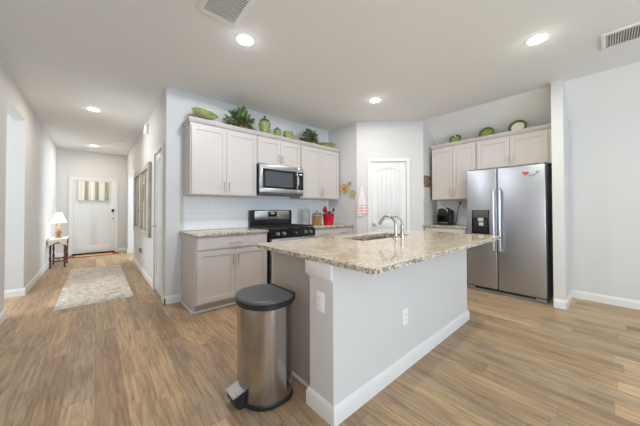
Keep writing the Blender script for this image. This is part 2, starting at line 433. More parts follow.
# back wall behind the camera with two windows
b = BM(); xs = [(-0.88, -0.3), (2.1, 2.6), (4.4, 5.0)]
for x0, x1 in xs: box(b, x0, x1, YB - 0.12, YB, 0, H)
for x0, x1 in ((-0.3, 2.1), (2.6, 4.4)): box(b, x0, x1, YB - 0.12, YB, 0, 0.25); box(b, x0, x1, YB - 0.12, YB, 2.45, H)
struct('wall_back', b, WALL)
def window(name, x0, x1, z0, z1, loc=(0, 0, 0), rz=0):
    b = BM(); t = 0.05
    box(b, x0, x0 + t, -0.05, 0.01, z0, z1); box(b, x1 - t, x1, -0.05, 0.01, z0, z1); box(b, x0 + t, x1 - t, -0.05, 0.01, z0, z0 + t); box(b, x0 + t, x1 - t, -0.05, 0.01, z1 - t, z1)
    xm = (x0 + x1) / 2; box(b, xm - .025, xm + .025, -0.045, 0.005, z0 + t, z1 - t); zm = (z0 + z1) / 2; box(b, x0 + t, x1 - t, -0.04, 0.0, zm - .02, zm + .02)
    o = struct(name, b, TRIM); o.location = loc; o.rotation_euler = (0, 0, rz); return o
window('window_1', -0.3, 2.1, 0.25, 2.45, (0, YB + 0.0, 0)); window('window_2', 2.6, 4.4, 0.25, 2.45, (0, YB, 0)); window('window_3', -2.62, -0.58, 0.6, 2.3, (XL, 0, 0), R(90))

# baseboards
def bbprof(): return [(0, 0), (-0.016, 0), (-0.016, 0.078), (-0.011, 0.088), (-0.008, 0.098), (0, 0.104)]
def baseboard(name, p0, p1):
    p0, p1 = Vector(p0), Vector(p1); d = (p1 - p0); L = d.length; a = math.atan2(d.y, d.x)
    b = BM(); pr = bbprof()
    lo = [b.verts.new((0, y, z)) for y, z in pr]; hi = [b.verts.new((L, y, z)) for y, z in pr]
    for i in range(len(pr)):
        j = (i + 1) % len(pr); b.faces.new((lo[i], lo[j], hi[j], hi[i]))
    b.faces.new(lo); b.faces.new(list(reversed(hi)))
    b.transform(Matrix.Translation((p0.x, p0.y, 0)) @ Matrix.Rotation(a, 4, 'Z'))
    return struct(name, b, TRIM)
# room lies on the right-hand side of the direction p0 -> p1
t = 0.016
baseboard('baseboard_left', (XL, Y1), (XL, YD)); baseboard('baseboard_left_near', (XL, YB), (XL, Y0 + t))
baseboard('baseboard_passage', (-3.6, Y1), (XL + t, Y1)); baseboard('baseboard_left_jamb', (XL, Y0), (XL - TW, Y0))
baseboard('baseboard_hall', (XR, OY0), (XR, DY1 + 0.06)); baseboard('baseboard_hall_corner', (XR, OY1 + 0.35), (XR, OY1))
baseboard('baseboard_entry_left', (XL, YD), (-0.54, YD)); baseboard('baseboard_entry_right', (0.47, YD), (XR, YD))
baseboard('baseboard_kitchen', (XR - t, YK), (0.85, YK)); baseboard('baseboard_hall_near', (XR, DY0 - 0.06), (XR, YK - t))
baseboard('baseboard_right', (XF, WY0), (XF, YB)); baseboard('baseboard_wing_front', (WX, WY1), (WX, WY0 - t)); baseboard('baseboard_wing_side', (WX - t, WY0), (XF, WY0))
baseboard('baseboard_pantry_left', tuple(P), tuple(P + (Q - P).normalized() * (PD0 - 0.06))); baseboard('baseboard_pantry_right', tuple(P + (Q - P).normalized() * (PD1 + 0.06)), tuple(Q))

def casing(name, x0, x1, z1, M, wd=0.058, parent=None):
    b = BM()
    for a, c in ((x0 - wd, x0), (x1, x1 + wd)): box(b, a, c, -0.018, 0, 0, z1, 0.004)
    box(b, x0 - wd, x1 + wd, -0.018, 0, z1, z1 + wd, 0.004)
    b.transform(M); return struct(name, b, TRIM)
def lever(parent, x, z, y, flip=1, mat=NICKEL, name='door_handle'):
    b = BM(); cyl(b, (x, y, z), (x, y - 0.012, z), 0.03, 20); cyl(b, (x, y - 0.012, z), (x, y - 0.05, z), 0.011, 12)
    tube(b, [(x, y - 0.048, z), (x + flip * .03, y - 0.052, z), (x + flip * .11, y - 0.05, z - .004)], 0.008, 10)
    return link(name, b, mat, parent)
def knob(parent, x, z, y, mat=NICKEL, name='door_knob', r=0.028):
    b = BM(); M = Matrix.Rotation(R(90), 3, 'X')
    lathe(b, [(0.03, 0), (0.03, 0.008), (0.011, 0.012), (0.011, 0.035), (r * .8, 0.042), (r, 0.054), (r * .9, 0.066), (r * .4, 0.072)], (x, y, z), 20, M=M)
    return link(name, b, mat, parent)

# door_1: front door
mI = Matrix.Translation((0, YD, 0))
DX0, DX1, DTOP = -0.462, 0.385, 1.985
b = BM(); vs = box(b, DX0, DX1, YD - 0.006, YD + 0.03, 0.05, DTOP, 0.003)
d1 = struct('door_1', b, DOORW)
b = BM()
# craftsman face: rails, stiles and two tall panels in relief
for x0, x1, z0, z1 in ((DX0, DX0 + .10, .05, DTOP), (DX1 - .10, DX1, .05, DTOP), (DX0 + .1, DX1 - .1, .05, .25), (DX0 + .1, DX1 - .1, 1.36, 1.46), (DX0 + .1, DX1 - .1, 1.90, DTOP), (-0.09, 0.01, .25, 1.36)):
    box(b, x0, x1, YD - 0.012, YD - 0.005, z0, z1, 0.003)
box(b, DX0 + .08, DX1 - .08, YD - 0.032, YD - 0.010, 1.40, 1.425, 0.003)
for k in range(3): box(b, -0.30 + k * .235, -0.25 + k * .235, YD - 0.026, YD - 0.01, 1.37, 1.40, 0.003)
link('door_panel_trim', b, DOORW, d1)
b = BM(); box(b, -.33, .24, YD - 0.009, YD - 0.004, 1.48, 1.88); link('window_pane', b, SMOKE, d1)
knob(d1, DX1 - 0.035, 0.965, YD - 0.012)
b = BM(); box(b, DX1 - .065, DX1 - .005, YD - .035, YD - .012, 1.13, 1.22, .008); link('keypad_lock', b, BLKPL, d1)
b = BM(); cyl(b, (DX1 - .035, YD - .012, 1.08), (DX1 - .035, YD - .03, 1.08), .025); link('deadbolt', b, NICKEL, d1)
b = BM(); box(b, DX0 - .01, DX1 + .01, YD - .05, YD, 0, 0.05, .004); link('door_sill', b, plain('dark_bronze', (70, 52, 40), 0.4, 0.5), d1)
casing('trim_1', DX0, DX1, DTOP, mI, 0.075)
# door_2: pantry door, arch-topped beadboard panels
b = BM(); box(b, PD0 + .003, PD1 - .003, 0.02, 0.055, 0.012, PDZ - .003); b.transform(M45); d2 = struct('door_2', b, DOORW)
b = BM(); x0, x1 = PD0 + .003, PD1 - .003; st = 0.105
box(b, x0, x0 + st, .008, .022, .012, PDZ - .003, .003); box(b, x1 - st, x1, .008, .022, .012, PDZ - .003, .003)
box(b, x0 + st, x1 - st, .008, .022, .012, .25, .003); box(b, x0 + st, x1 - st, .008, .022, .86, 1.0, .003)
xa, xb = x0 + st, x1 - st; xm = (xa + xb) / 2
top = [(xa, PDZ - .003)] + [(xb, PDZ - .003)] + [(xb - (xb - xa) * i / 16, 1.86 + .075 * sin(pi * i / 16)) for i in range(17)]
prism_y(b, top, .008, .022)
for k in range(5):
    xx = xa + (k + .5) * (xb - xa) / 5; hw = (xb - xa) / 10 - .003
    box(b, xx - hw, xx + hw, .0155, .022, .25, .86, .0015); box(b, xx - hw, xx + hw, .0155, .022, 1.0, 1.90, .0015)
b.transform(M45); link('door_panel_trim', b, DOORW, d2)
b = BM()
M = Matrix.Rotation(R(90), 3, 'X'); lathe(b, [(0.03, 0), (0.03, 0.008), (0.011, 0.012), (0.011, 0.035), (.022, 0.042), (.028, 0.054), (.025, 0.066), (.01, 0.072)], (PD0 + .06, .008, .935), 20, M=M)
b.transform(M45); link('door_knob', b, NICKEL, d2)
for z in (1.80, 1.05, .28):
    b = BM(); cyl(b, (PD1 - .004, .002, z - .045), (PD1 - .004, .002, z + .045), .007, 10); b.transform(M45); link('hinge', b, NICKEL, d2)
casing('trim_2', PD0, PD1, PDZ, M45)
# door_3: closet door in the hall
MH = Matrix.Translation((XR, 0, 0)) @ Matrix.Rotation(R(-90), 4, 'Z')      # local x = -world y, local -y = -world x
b = BM(); box(b, -DY1 + .003, -DY0 - .003, 0.012, 0.047, 0.012, DZ - .003); b.transform(MH); d3 = struct('door_3', b, DOORW)
b = BM()
for x0, x1, z0, z1 in ((-DY1 + .003, -DY1 + .1, .012, DZ - .003), (-DY0 - .1, -DY0 - .003, .012, DZ - .003), (-DY1 + .1, -DY0 - .1, .012, .22), (-DY1 + .1, -DY0 - .1, .86, 1.0), (-DY1 + .1, -DY0 - .1, 1.9, DZ - .003)):
    box(b, x0, x1, .003, .014, z0, z1, .003)
b.transform(MH); link('door_panel_trim', b, DOORW, d3)
b = BM(); x = -DY1 + .07; cyl(b, (x, .003, .955), (x, -.012, .955), .028); cyl(b, (x, -.012, .955), (x, -.05, .955), .011, 12); tube(b, [(x, -.048, .955), (x + .03, -.052, .955), (x + .11, -.05, .95)], .008, 10)
b.transform(MH); link('door_handle', b, NICKEL, d3)
for z in (1.80, .28):
    b = BM(); cyl(b, (-DY0 - .004, -.004, z - .045), (-DY0 - .004, -.004, z + .045), .007, 10); b.transform(MH); link('hinge', b, NICKEL, d3)
casing('trim_3', -DY1, -DY0, DZ, MH)

# ------------------------------------------------------------------ cabinets
def shaker(b, x0, x1, z0, z1, yf, th=0.02, fr=0.055, dep=0.009):
    yb = yf + th
    # frame
    for a in ((x0, x0 + fr, z0, z1), (x1 - fr, x1, z0, z1), (x0 + fr, x1 - fr, z0, z0 + fr), (x0 + fr, x1 - fr, z1 - fr, z1)):
        box(b, a[0], a[1], yf, yb, a[2], a[3], 0.0015, 1)
    box(b, x0 + fr - .004, x1 - fr + .004, yf + dep, yb - .002, z0 + fr - .004, z1 - fr + .004)
def pull(parent, x, z, yf, L=0.128, vert=True):
    b = BM(); y = yf - 0.03; h = L / 2
    if vert:
        cyl(b, (x, y, z - h), (x, y, z + h), .007, 12)
        for s in (-1, 1): cyl(b, (x, yf, z + s * (h - .018)), (x, y, z + s * (h - .018)), .0045, 10)
    else:
        cyl(b, (x - h, y, z), (x + h, y, z), .007, 12)
        for s in (-1, 1): cyl(b, (x + s * (h - .018), yf, z), (x + s * (h - .018), y, z), .0045, 10)
    return link('handle', b, NICKEL, parent)
def upper(label, loc, rz, w, h, d, doors=2, lpad=.012, rpad=.012, crown=(1, 1), group=None, hl=.128, low_top=False):
    t = thing('wall_cabinet', label, 'cabinet', loc, rz, group)
    b = BM(); box(b, 0, w, -d + .021, 0, 0, h, .001, 1); link('body', b, CAB, t)
    dw = (w - lpad - rpad - .004 * (doors - 1)) / doors
    for k in range(doors):
        x0 = lpad + k * (dw + .004)
        b = BM(); shaker(b, x0, x0 + dw, .012, h - .03, -d); o = link('door', b, CAB, t)
        hx = x0 + dw - .03 if k == 0 else x0 + .03
        pull(o, hx, .012 + .045 + hl / 2, -d, hl)
    b = BM(); l = -.028 if crown[0] else 0; r = w + .028 if crown[1] else w
    z = h
    pr = [(-d + .02, 0), (-d + .004, 0), (-d - .006, .014), (-d - .022, .034), (-d - .026, .05), (-d + .02, .05)]
    lo = [b.verts.new((l if y < -d else (0 if crown[0] else l), y, z + zz)) for y, zz in pr]; hi = [b.verts.new((r if y < -d else (w if crown[1] else r), y, z + zz)) for y, zz in pr]
    n = len(pr)
    for i in range(n):
        j = (i + 1) % n; b.faces.new((lo[i], lo[j], hi[j], hi[i]))
    b.faces.new(lo); b.faces.new(list(reversed(hi)))
    if crown[0]: box(b, -.022, 0.0, -d, 0, z + .03, z + .05); box(b, -.012, 0.0, -d, 0, z - .0, z + .03)
    if not low_top: box(b, 0, w, -d + .02, 0, z, z + .05)
    link('crown', b, CAB, t)
    return t
UZ = 1.385; UH = 0.905
upper('tall double-door wall cabinet at the kitchen end nearest the hallway', (0.862, YK - .001, UZ), 0, 0.893, UH, .335, crown=(1, 0), group='wall cabinets over the range wall')
upper('short double-door wall cabinet directly above the microwave', (1.757, YK - .001, 1.875), 0, 0.793, UZ + UH - 1.875, .335, crown=(0, 0), group='wall cabinets over the range wall', hl=.11)
upper('tall double-door wall cabinet between microwave and pantry corner', (2.552, YK - .001, UZ), 0, 0.915, UH, .335, crown=(0, 0), group='wall cabinets over the range wall')
RZ = R(-90)
upper('tall double-door wall cabinet above the black coffee maker', (XF - .001, 2.075, 1.36), RZ, 0.715, .915, .355, crown=(0, 0), low_top=True, group='wall cabinets over the refrigerator wall')
upper('short double-door wall cabinet directly above the steel refrigerator', (XF - .001, 1.358, 1.812), RZ, 0.892, 1.36 + .915 - 1.812, .355, rpad=.045, crown=(0, 0), low_top=True, group='wall cabinets over the refrigerator wall', hl=.11)

def base(label, loc, rz, w, d, doors, drawers=1, h=.893, shoe=True, group=None):
    t = thing('base_cabinet', label, 'cabinet', loc, rz, group)
    b = BM(); box(b, 0, w, -d + .021, 0, .105, h, .001, 1); box(b, 0, .018, -d + .10, 0, 0, .105); box(b, w - .018, w, -d + .10, 0, 0, .105); link('body', b, CAB, t)
    b = BM(); box(b, .018, w - .018, -d + .10, -d + .115, 0, .105); link('toe_kick', b, CAB_SHADED, t)
    if shoe:
        b = BM(); box(b, -.012, w, -d + .086, -d + .10, 0, .022, .004); box(b, -.012, 0, -d + .086, 0, 0, .022, .004); link('shoe_molding', b, TRIM, t)
    dw = (w - .03 - .004 * (doors - 1)) / doors
    for k in range(doors):
        x0 = .015 + k * (dw + .004)
        b = BM(); shaker(b, x0, x0 + dw, .125, .715, -d); o = link('door', b, CAB, t)
        hx = x0 + dw - .03 if (k == 0 and doors > 1) else x0 + .03
        pull(o, hx, .60, -d)
    W = (w - .03 - .004 * (drawers - 1)) / drawers
    for k in range(drawers):
        x0 = .015 + k * (W + .004)
        b = BM(); box(b, x0, x0 + W, -d, -d + .02, .735, .878, .002, 1); o = link('drawer', b, CAB, t)
        pull(o, x0 + W / 2, .80, -d, .16, False)
    return t
base('double-door base cabinet with one wide drawer left of the range', (.838, YK - .001, 0), 0, .917, .645, 2, group='base cabinets along the range wall')
base('base cabinet right of the range, under the red utensil crock', (2.552, YK - .001, 0), 0, .935, .645, 2, 2, group='base cabinets along the range wall')
base('base cabinet beside the refrigerator, under the coffee maker', (XF - .001, 2.125, 0), RZ, .68, .56, 2)

def slab(name, label, x0, x1, y0, y1, z0, z1, loc=(0, 0, 0), hole=None, faces_edge='xy'):
    b = BM()
    if hole is None:
        box(b, x0, x1, y0, y1, z0, z1, .004, 2)
    else:
        hx0, hx1, hy0, hy1, r = hole
        outer = []
        for cx, cy, a in ((x1, y1, 0), (x0, y1, 1), (x0, y0, 2), (x1, y0, 3)):
            sx = -1 if cx == x1 else 1; sy = -1 if cy == y1 else 1
            outer += [(px, py) for px, py in arc((cx + sx * .012, cy + sy * .012), .012, a * pi / 2, (a + 1) * pi / 2, 6)]
        inner = []
        for cx, cy, a in ((hx1, hy1, 0), (hx0, hy1, 1), (hx0, hy0, 2), (hx1, hy0, 3)):
            sx = -1 if cx == hx1 else 1; sy = -1 if cy == hy1 else 1
            inner += arc((cx + sx * r, cy + sy * r), r, a * pi / 2, (a + 1) * pi / 2, 6)
        n = len(outer)
        rings = []
        e = .004
        def ins(p, d):   # shrink towards the middle
            mx, my = (x0 + x1) / 2, (y0 + y1) / 2
            return (p[0] - math.copysign(d, p[0] - mx), p[1] - math.copysign(d, p[1] - my))
        for pts, z in ((inner, z0), (outer, z0), (outer, z1 - e), ([ins(p, e) for p in outer], z1), (inner, z1)):
            rings.append([b.verts.new((p[0], p[1], z)) for p in pts])
        for k in range(len(rings)):
            A, B = rings[k], rings[(k + 1) % len(rings)]
            for i in range(n):
                j = (i + 1) % n; b.faces.new((A[i], A[j], B[j], B[i]))
    bmesh.ops.recalc_face_normals(b, faces=b.faces)
    for f in b.faces:
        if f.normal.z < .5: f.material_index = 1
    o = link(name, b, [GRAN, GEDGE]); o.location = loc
    return o
tag(slab('countertop', 'granite countertop run left of the range, bare', .812, 1.757, -.665, -.001, -.03, 0, (0, YK, .923)), 'granite countertop on the base cabinet left of the range', 'countertop', 'granite countertops')
tag(slab('countertop', '', 2.548, 3.49, -.665, -.001, -.03, 0, (0, YK, .923)), 'granite countertop holding the red utensil crock and glass canister', 'countertop', 'granite countertops')
tag(slab('countertop', '', 4.285, XF - .001, 1.43, 2.133, -.03, 0, (0, 0, .923)), 'granite countertop under the coffee maker beside the refrigerator', 'countertop', 'granite countertops')
# backsplash tile
b = BM(); box(b, .862, P.x - .001, YK - .008, YK, .924, UZ - .001); box(b, 1.757, 2.551, YK - .008, YK, UZ - .001, 1.44); struct('wall_backsplash', b, TILE)
b = BM(); box(b, XF - .008, XF, 1.43, Q.y - .001, .924, 1.359); struct('wall_backsplash_refrigerator', b, TILE)

# ------------------------------------------------------------------ microwave
t = thing('microwave', 'stainless over-the-range microwave with black window above the stove', 'microwave', (1.759, YK - .01, 1.425), 0)
mw, mh, md = .788, .445, .40
b = BM(); box(b, 0, mw, -md + .03, 0, 0, mh - .002, .003); link('body', b, BLKPL, t)
b = BM(); x0, x1, z0, z1 = 0, mw * .865, .03, mh - .0; fr = .055
for a in ((x0, x0 + .05, z0 + .06, z1 - .07), (x1 - .02, x1, z0 + .06, z1 - .07), (x0, x1, z0, z0 + .06), (x0, x1, z1 - .07, z1)):
    box(b, a[0], a[1], -md, -md + .03, a[2], a[3], .003)
dr = link('door', b, STEELH, t)
b = BM(); box(b, .045, x1 - .015, -md + .003, -md + .028, .085, mh - .065, .004); link('door_window', b, BLACK, dr)
b = BM(); box(b, .09, x1 - .10, -md + .001, -md + .004, .12, mh - .105, .0); link('screen', b, MESHW, dr)
b = BM(); hx = x1 - .045
tube(b, [(hx, -md, .12), (hx + .0, -md - .03, .13), (hx + .012, -md - .046, .17), (hx + .016, -md - .05, .225), (hx + .012, -md - .046, .28), (hx, -md - .03, .325), (hx, -md, .335)], .011, 12); link('handle', b, CHROME, dr)
b = BM(); box(b, x1 + .003, mw, -md, -md + .03, .093, mh - .072, .003); cp = link('control_panel', b, BLACK, t)
b = BM(); box(b, x1, mw, -md, -md + .03, .03, .091, .003); link('panel_trim', b, STEELH, t); b = BM(); box(b, x1, mw, -md, -md + .03, mh - .07, mh, .003); link('panel_trim', b, STEELH, t)
b = BM(); box(b, x1 + .025, mw - .025, -md - .001, -md + .005, mh - .115, mh - .095); link('clock_display', b, DISP, cp)
b = BM(); box(b, .0, mw, -md + .005, -md + .03, 0, .028, .003); link('vent_grille', b, DKGREY, t)

# ------------------------------------------------------------------ range
t = thing('range', 'stainless gas range with black cooktop between the base cabinets', 'stove', (1.772, YK - .012, .008), 0)
rw, rd = .762, .68
b = BM(); box(b, 0, rw, -rd + .04, -.005, .03, .905, .004); box(b, .03, .07, -rd + .10, -rd + .14, -.008, .03); box(b, rw - .07, rw - .03, -rd + .10, -rd + .14, -.008, .03); box(b, .03, .07, -.10, -.06, -.008, .03); box(b, rw - .07, rw - .03, -.10, -.06, -.008, .03); link('body', b, BLKPL, t)
b = BM(); box(b, .005, rw - .005, -rd - .0, -.07, .905, .925, .006); link('cooktop', b, BLACK, t)
b = BM(); prism_y(b, [(0, .905), (rw, .905), (rw, 1.17), (rw - .012, 1.182), (.012, 1.182), (0, 1.17)], -.075, -.005); bg = link('backguard', b, BLACK, t)
b = BM(); box(b, .07, rw - .05, -.082, -.07, 1.03, 1.172, .004); link('backguard_plate', b, STEELH, bg)
b = BM(); box(b, .30, .47, -.086, -.078, 1.075, 1.155, .003); dp = link('control_display', b, BLACK, bg)
b = BM(); box(b, .35, .42, -.088, -.082, 1.12, 1.14); link('clock_display', b, DISP, dp)
b = BM(); prism_y(b, [(.0, .80), (rw, .80), (rw, .912), (0, .912)], -rd - .03, -rd + .04); pn = link('knob_panel', b, BLACK, t)
for i, kx in enumerate((.09, .19, .38, .57, .67)):
    b = BM(); M = Matrix.Rotation(R(90), 3, 'X')
    lathe(b, [(.026, 0), (.026, .006), (.021, .008), (.019, .03), (.017, .033)], (kx, -rd - .03, .857), 20, M=M); k = link('knob', b, GREYPL if i != 2 else BLKPL, pn)
    b = BM(); box(b, kx - .003, kx + .003, -rd - .066, -rd - .06, .845, .872); link('pointer', b, LTGREY, k)
b = BM(); box(b, .005, rw - .005, -rd - .03, -rd + .038, .20, .79, .006); od = link('oven_door', b, STEELH, t)
b = BM(); box(b, .10, rw - .10, -rd - .032, -rd - .02, .32, .66, .003); link('oven_window', b, BLACK, od)
b = BM(); cyl(b, (.05, -rd - .075, .735), (rw - .05, -rd - .075, .735), .012, 14)
for kx in (.07, rw - .07): cyl(b, (kx, -rd - .03, .735), (kx, -rd - .075, .735), .009, 10)
link('handle', b, CHROME, od)
b = BM(); box(b, .005, rw - .005, -rd - .028, -rd + .038, .045, .192, .006); link('drawer', b, STEELH, t)
for gx in (.02, .39):
    b = BM(); gw = .352; y0, y1 = -rd + .03, -.10; z = .935
    for yy in (y0, (y0 + y1) / 2, y1): box(b, gx, gx + gw, yy - .006, yy + .006, z, z + .014, .002)
    for xx in (gx, gx + gw / 2, gx + gw): box(b, xx - .006, xx + .006, y0, y1, z, z + .014, .002)
    for xx in (gx + .0, gx + gw):
        for yy in (y0, y1): box(b, xx - .006, xx + .006, yy - .006, yy + .006, .924, z + .002)
    link('grate', b, IRON, t)
for bx in (.11, .29, .48, .66):
    for by in (-.20, -.50):
        b = BM(); lathe(b, [(.045, .924), (.045, .930), (.034, .932), (.034, .94), (.02, .942)], (bx - .0, by, 0), 20); link('burner', b, IRON, t)

# ------------------------------------------------------------------ refrigerator
t = thing('refrigerator', 'stainless side-by-side refrigerator with ice dispenser beside the wing wall', 'refrigerator', (XF - .02, 1.422, 0), RZ)
fw, fd, fh = .915, .585, 1.782
yf = -fd
b = BM(); box(b, 0, fw, yf + .075, 0, .035, fh, .006); link('body', b, GREYPL, t)
split = .394
b = BM(); box(b, .002, split - .004, yf, yf + .07, .06, fh - .003, .012, 3); fz = link('freezer_door', b, STEEL, t)
b = BM(); box(b, split + .004, fw - .002, yf, yf + .07, .06, fh - .003, .012, 3); fg = link('fridge_door', b, STEEL, t)
def fhandle(parent, x):
    b = BM(); z0, z1 = .585, 1.49
    pts = [(x, yf, z0 + .02), (x, yf - .035, z0 + .03)] + [(x, yf - .045 - .018 * sin(pi * i / 10), z0 + .03 + (z1 - z0 - .06) * i / 10) for i in range(11)] + [(x, yf - .035, z1 - .03), (x, yf, z1 - .02)]
    tube(b, pts, .019, 12); link('handle', b, HANDLE, parent)
fhandle(fz, split - .035); fhandle(fg, split + .038)
b = BM(); box(b, .068, .300, yf - .006, yf + .03, .835, 1.185, .008); dsp = link('ice_dispenser', b, BLACK, fz)
b = BM(); box(b, .085, .285, yf - .010, yf - .004, 1.07, 1.17, .003); link('control_panel', b, DKGREY, dsp)
b = BM(); box(b, .10, .27, yf - .0085, yf - .002, .86, 1.04, .003); link('niche', b, BLKPL, dsp)
b = BM(); box(b, .155, .225, yf - .022, yf - .006, 1.02, 1.07, .004); link('ice_chute', b, LTGREY, dsp)
b = BM(); box(b, .165, .225, yf - .018, yf - .006, .955, 1.005, .004); link('paddle', b, LTGREY, dsp)
b = BM(); box(b, .01, fw - .01, yf + .02, yf + .08, .012, .055, .004); link('toe_grille', b, BLKPL, t)
b = BM(); box(b, .0, fw, yf + .005, yf + .03, .004, .028, .003); link('grille_trim', b, GREYPL, t)
for x0, x1 in ((.0, .10), (fw - .11, fw)):
    b = BM(); box(b, x0, x1, yf - .004, yf + .03, .004, .052, .006); link('foot_cover', b, GREYPL, t)
for x0 in (.02, fw - .12):
    b = BM(); box(b, x0, x0 + .1, yf + .01, yf + .12, fh - .002, fh + .006, .002); link('hinge_cover', b, GREYPL, t)
def fridge_pt(lx, lz): return (XF - .02 - fd, 1.422 - lx, lz)
# magnets
def heart(s):
    pts = []
    for i in range(28):
        a = 2 * pi * i / 28
        pts.append((s * 16 * sin(a) ** 3 / 17, s * (13 * cos(a) - 5 * cos(2 * a) - 2 * cos(3 * a) - cos(4 * a)) / 17))
    return pts
b = BM(); prism_y(b, [(x * 1.25, z) for x, z in heart(.03)], -.008, -.0006); o = link('magnet', b, PINKM); o.location = fridge_pt(.715, 1.672); o.rotation_euler = (0, R(8), RZ)
tag(o, 'red heart magnet near the top of the refrigerator door', 'magnet')
b = BM(); tube(b, [(-.045, -.006, -.02), (-.02, -.006, -.012), (0, -.006, -.015), (.015, -.006, .002), (.03, -.006, .022)], .005, 8); lathe(b, [(.012, -.005), (.012, .005)], (.03, -.006, .026), 12, M=Matrix.Rotation(R(90), 3, 'X')); lathe(b, [(.010, -.005), (.010, .005)], (-.045, -.006, -.02), 12, M=Matrix.Rotation(R(90), 3, 'X'))
o = link('magnet', b, GREYM); o.location = fridge_pt(.805, 1.655); o.rotation_euler = (0, 0, RZ); tag(o, 'small grey-green curled magnet right of the red heart magnet', 'magnet')

# ------------------------------------------------------------------ island
IX0, IX1, IY0, IY1 = 1.000, 3.040, 1.020, 1.235
t = thing('kitchen_island', 'white-walled kitchen island with recessed end panel in room centre', 'kitchen island', (0, 0, 0))
b = BM(); box(b, IX0, IX1, IY0, IY1, 0, .893, .004, 1); link('half_wall', b, WALL, t)
b = BM(); box(b, 1.083, 1.101, IY1, 1.80, .0, .893, .002, 1); link('end_panel', b, CAB_SHADED, t)
b = BM(); box(b, 3.012, 3.03, IY1, 1.80, .0, .893, .002, 1); link('end_panel', b, CAB_SHADED, t)
b = BM(); box(b, 1.101, 3.012, IY1, 1.80, .105, .123); box(b, 1.101, 3.012, 1.735, 1.75, 0, .105); link('cabinet_floor', b, CAB, t)
b = BM(); box(b, 1.083, 3.03, 1.80, 1.822, .105, .893, .001, 1); link('face_frame', b, CAB, t)
b = BM(); box(b, 1.078, 1.083, IY1, 1.80, 0, .022, .002); box(b, 1.072, 1.083, IY1, 1.80, 0, .014, .003); link('shoe_molding', b, TRIM, t)
for k in range(4):
    x0 = 1.095 + k * .482
    b = BM(); shaker(b, x0, x0 + .472, .125, .87, 0); b.transform(Matrix.Rotation(pi, 4, 'Z')); b.transform(Matrix.Translation((2 * x0 + .472, 1.842, 0)))
    o = link('door', b, CAB, t)
    b = BM(); hx = x0 + (.442 if k % 2 == 0 else .03); cyl(b, (hx, 1.872, .7), (hx, 1.872, .83), .0055, 12)
    for zz in (.718, .812): cyl(b, (hx, 1.842, zz), (hx, 1.872, zz), .0045, 10)
    link('handle', b, NICKEL, o)
# baseboard round the half wall and the cap block at the pilaster head
def ring_base(pr, x0, x1, y0, y1, zoff=0):
    b = BM(); rings = []
    for off, z in pr:
        rings.append([b.verts.new(v) for v in ((x0, y1 + (off if off else 0), z), (x0 - off, y1 + off, z), (x0 - off, y0 - off, z), (x1 + off, y0 - off, z), (x1 + off, y1 + off, z), (x1, y1 + off, z))])
    n = len(pr)
    for k in range(n):
        A, B = rings[k], rings[(k + 1) % n]
        for i in range(5): b.faces.new((A[i], A[i + 1], B[i + 1], B[i]))
    return b
link('baseboard', ring_base([(0.0005, 0), (.016, 0), (.016, .078), (.012, .088), (.008, .098), (.0005, .104)], IX0, IX1, IY0, IY1), TRIM, t)
b = BM(); box(b, IX0 - .020, IX0, IY0, IY1 + .018, .806, .893, .003); box(b, IX0, IX0 + .06, IY1, IY1 + .018, .806, .893, .003); box(b, IX0 - .010, IX0, IY0, IY1 + .009, .790, .806, .003)
link('cap_block', b, TRIM, t)
IZ = .925
tag(slab('countertop', '', .975, 3.115, .722, 1.885, IZ - .03, IZ, (0, 0, 0), hole=(1.75, 2.56, 1.40, 1.70, .06)), 'large granite countertop with undermount sink on the kitchen island', 'countertop', 'granite countertops')
# sink
def rrect(x0, x1, y0, y1, r, n=6):
    out = []
    for cx, cy, a in ((x1, y1, 0), (x0, y1, 1), (x0, y0, 2), (x1, y0, 3)):
        sx = -1 if cx == x1 else 1; sy = -1 if cy == y1 else 1
        out += arc((cx + sx * r, cy + sy * r), r, a * pi / 2, (a + 1) * pi / 2, n)
    return out
t = thing('sink', 'stainless double-bowl sink set under the island countertop', 'sink', (0, 0, 0))
for x0, x1 in ((1.745, 2.145), (2.165, 2.565)):
    b = BM(); rs = []
    for d, z in ((-.012, .893), (0, .893), (.004, .76), (.05, .725)):
        rs.append([b.verts.new((x, y, z)) for x, y in rrect(x0 + max(d, 0) + (0 if d >= 0 else d), x1 - max(d, 0) - (0 if d >= 0 else d), 1.395 + d, 1.705 - d, .055)])
    for k in range(len(rs) - 1):
        for i in range(len(rs[0])):
            j = (i + 1) % len(rs[0]); b.faces.new((rs[k][i], rs[k][j], rs[k + 1][j], rs[k + 1][i]))
    b.faces.new(rs[-1]); bo = link('bowl', b, SINKM, t)
    b = BM(); xm = (x0 + x1) / 2; lathe(b, [(.042, .7255), (.042, .729), (.03, .7295), (.01, .727)], (xm, 1.55, 0), 24); link('drain', b, CHROME, bo)
# faucet
t = thing('faucet', 'satin nickel gooseneck faucet with side lever at the island sink', 'faucet', (2.095, 1.305, IZ))
b = BM(); lathe(b, [(.028, 0), (.028, .006), (.02, .014), (.016, .03), (.0155, .05)], (0, 0, 0), 24); link('base', b, CHROME, t)
b = BM(); pts = [(0, 0, .04), (0, .0, .10)] + [(0, .085 - .085 * cos(a), .125 + .085 * sin(a)) for a in [pi * .86 * i / 12 for i in range(13)]]
tube(b, pts, .0125, 14, [.0145, .014] + [.0125] * 11 + [.014, .015]); sp = link('spout', b, CHROME, t)
b = BM(); e = Vector(pts[-1]); d = (Vector(pts[-1]) - Vector(pts[-2])).normalized(); cyl(b, e, e + d * .035, .0165, 16, .018); link('spray_head', b, CHROME, sp)
b = BM(); lathe(b, [(.026, 0), (.026, .006), (.018, .014), (.017, .09), (.019, .10), (.015, .125), (.008, .14)], (.11, 0, 0), 24); hb = link('handle', b, CHROME, t)
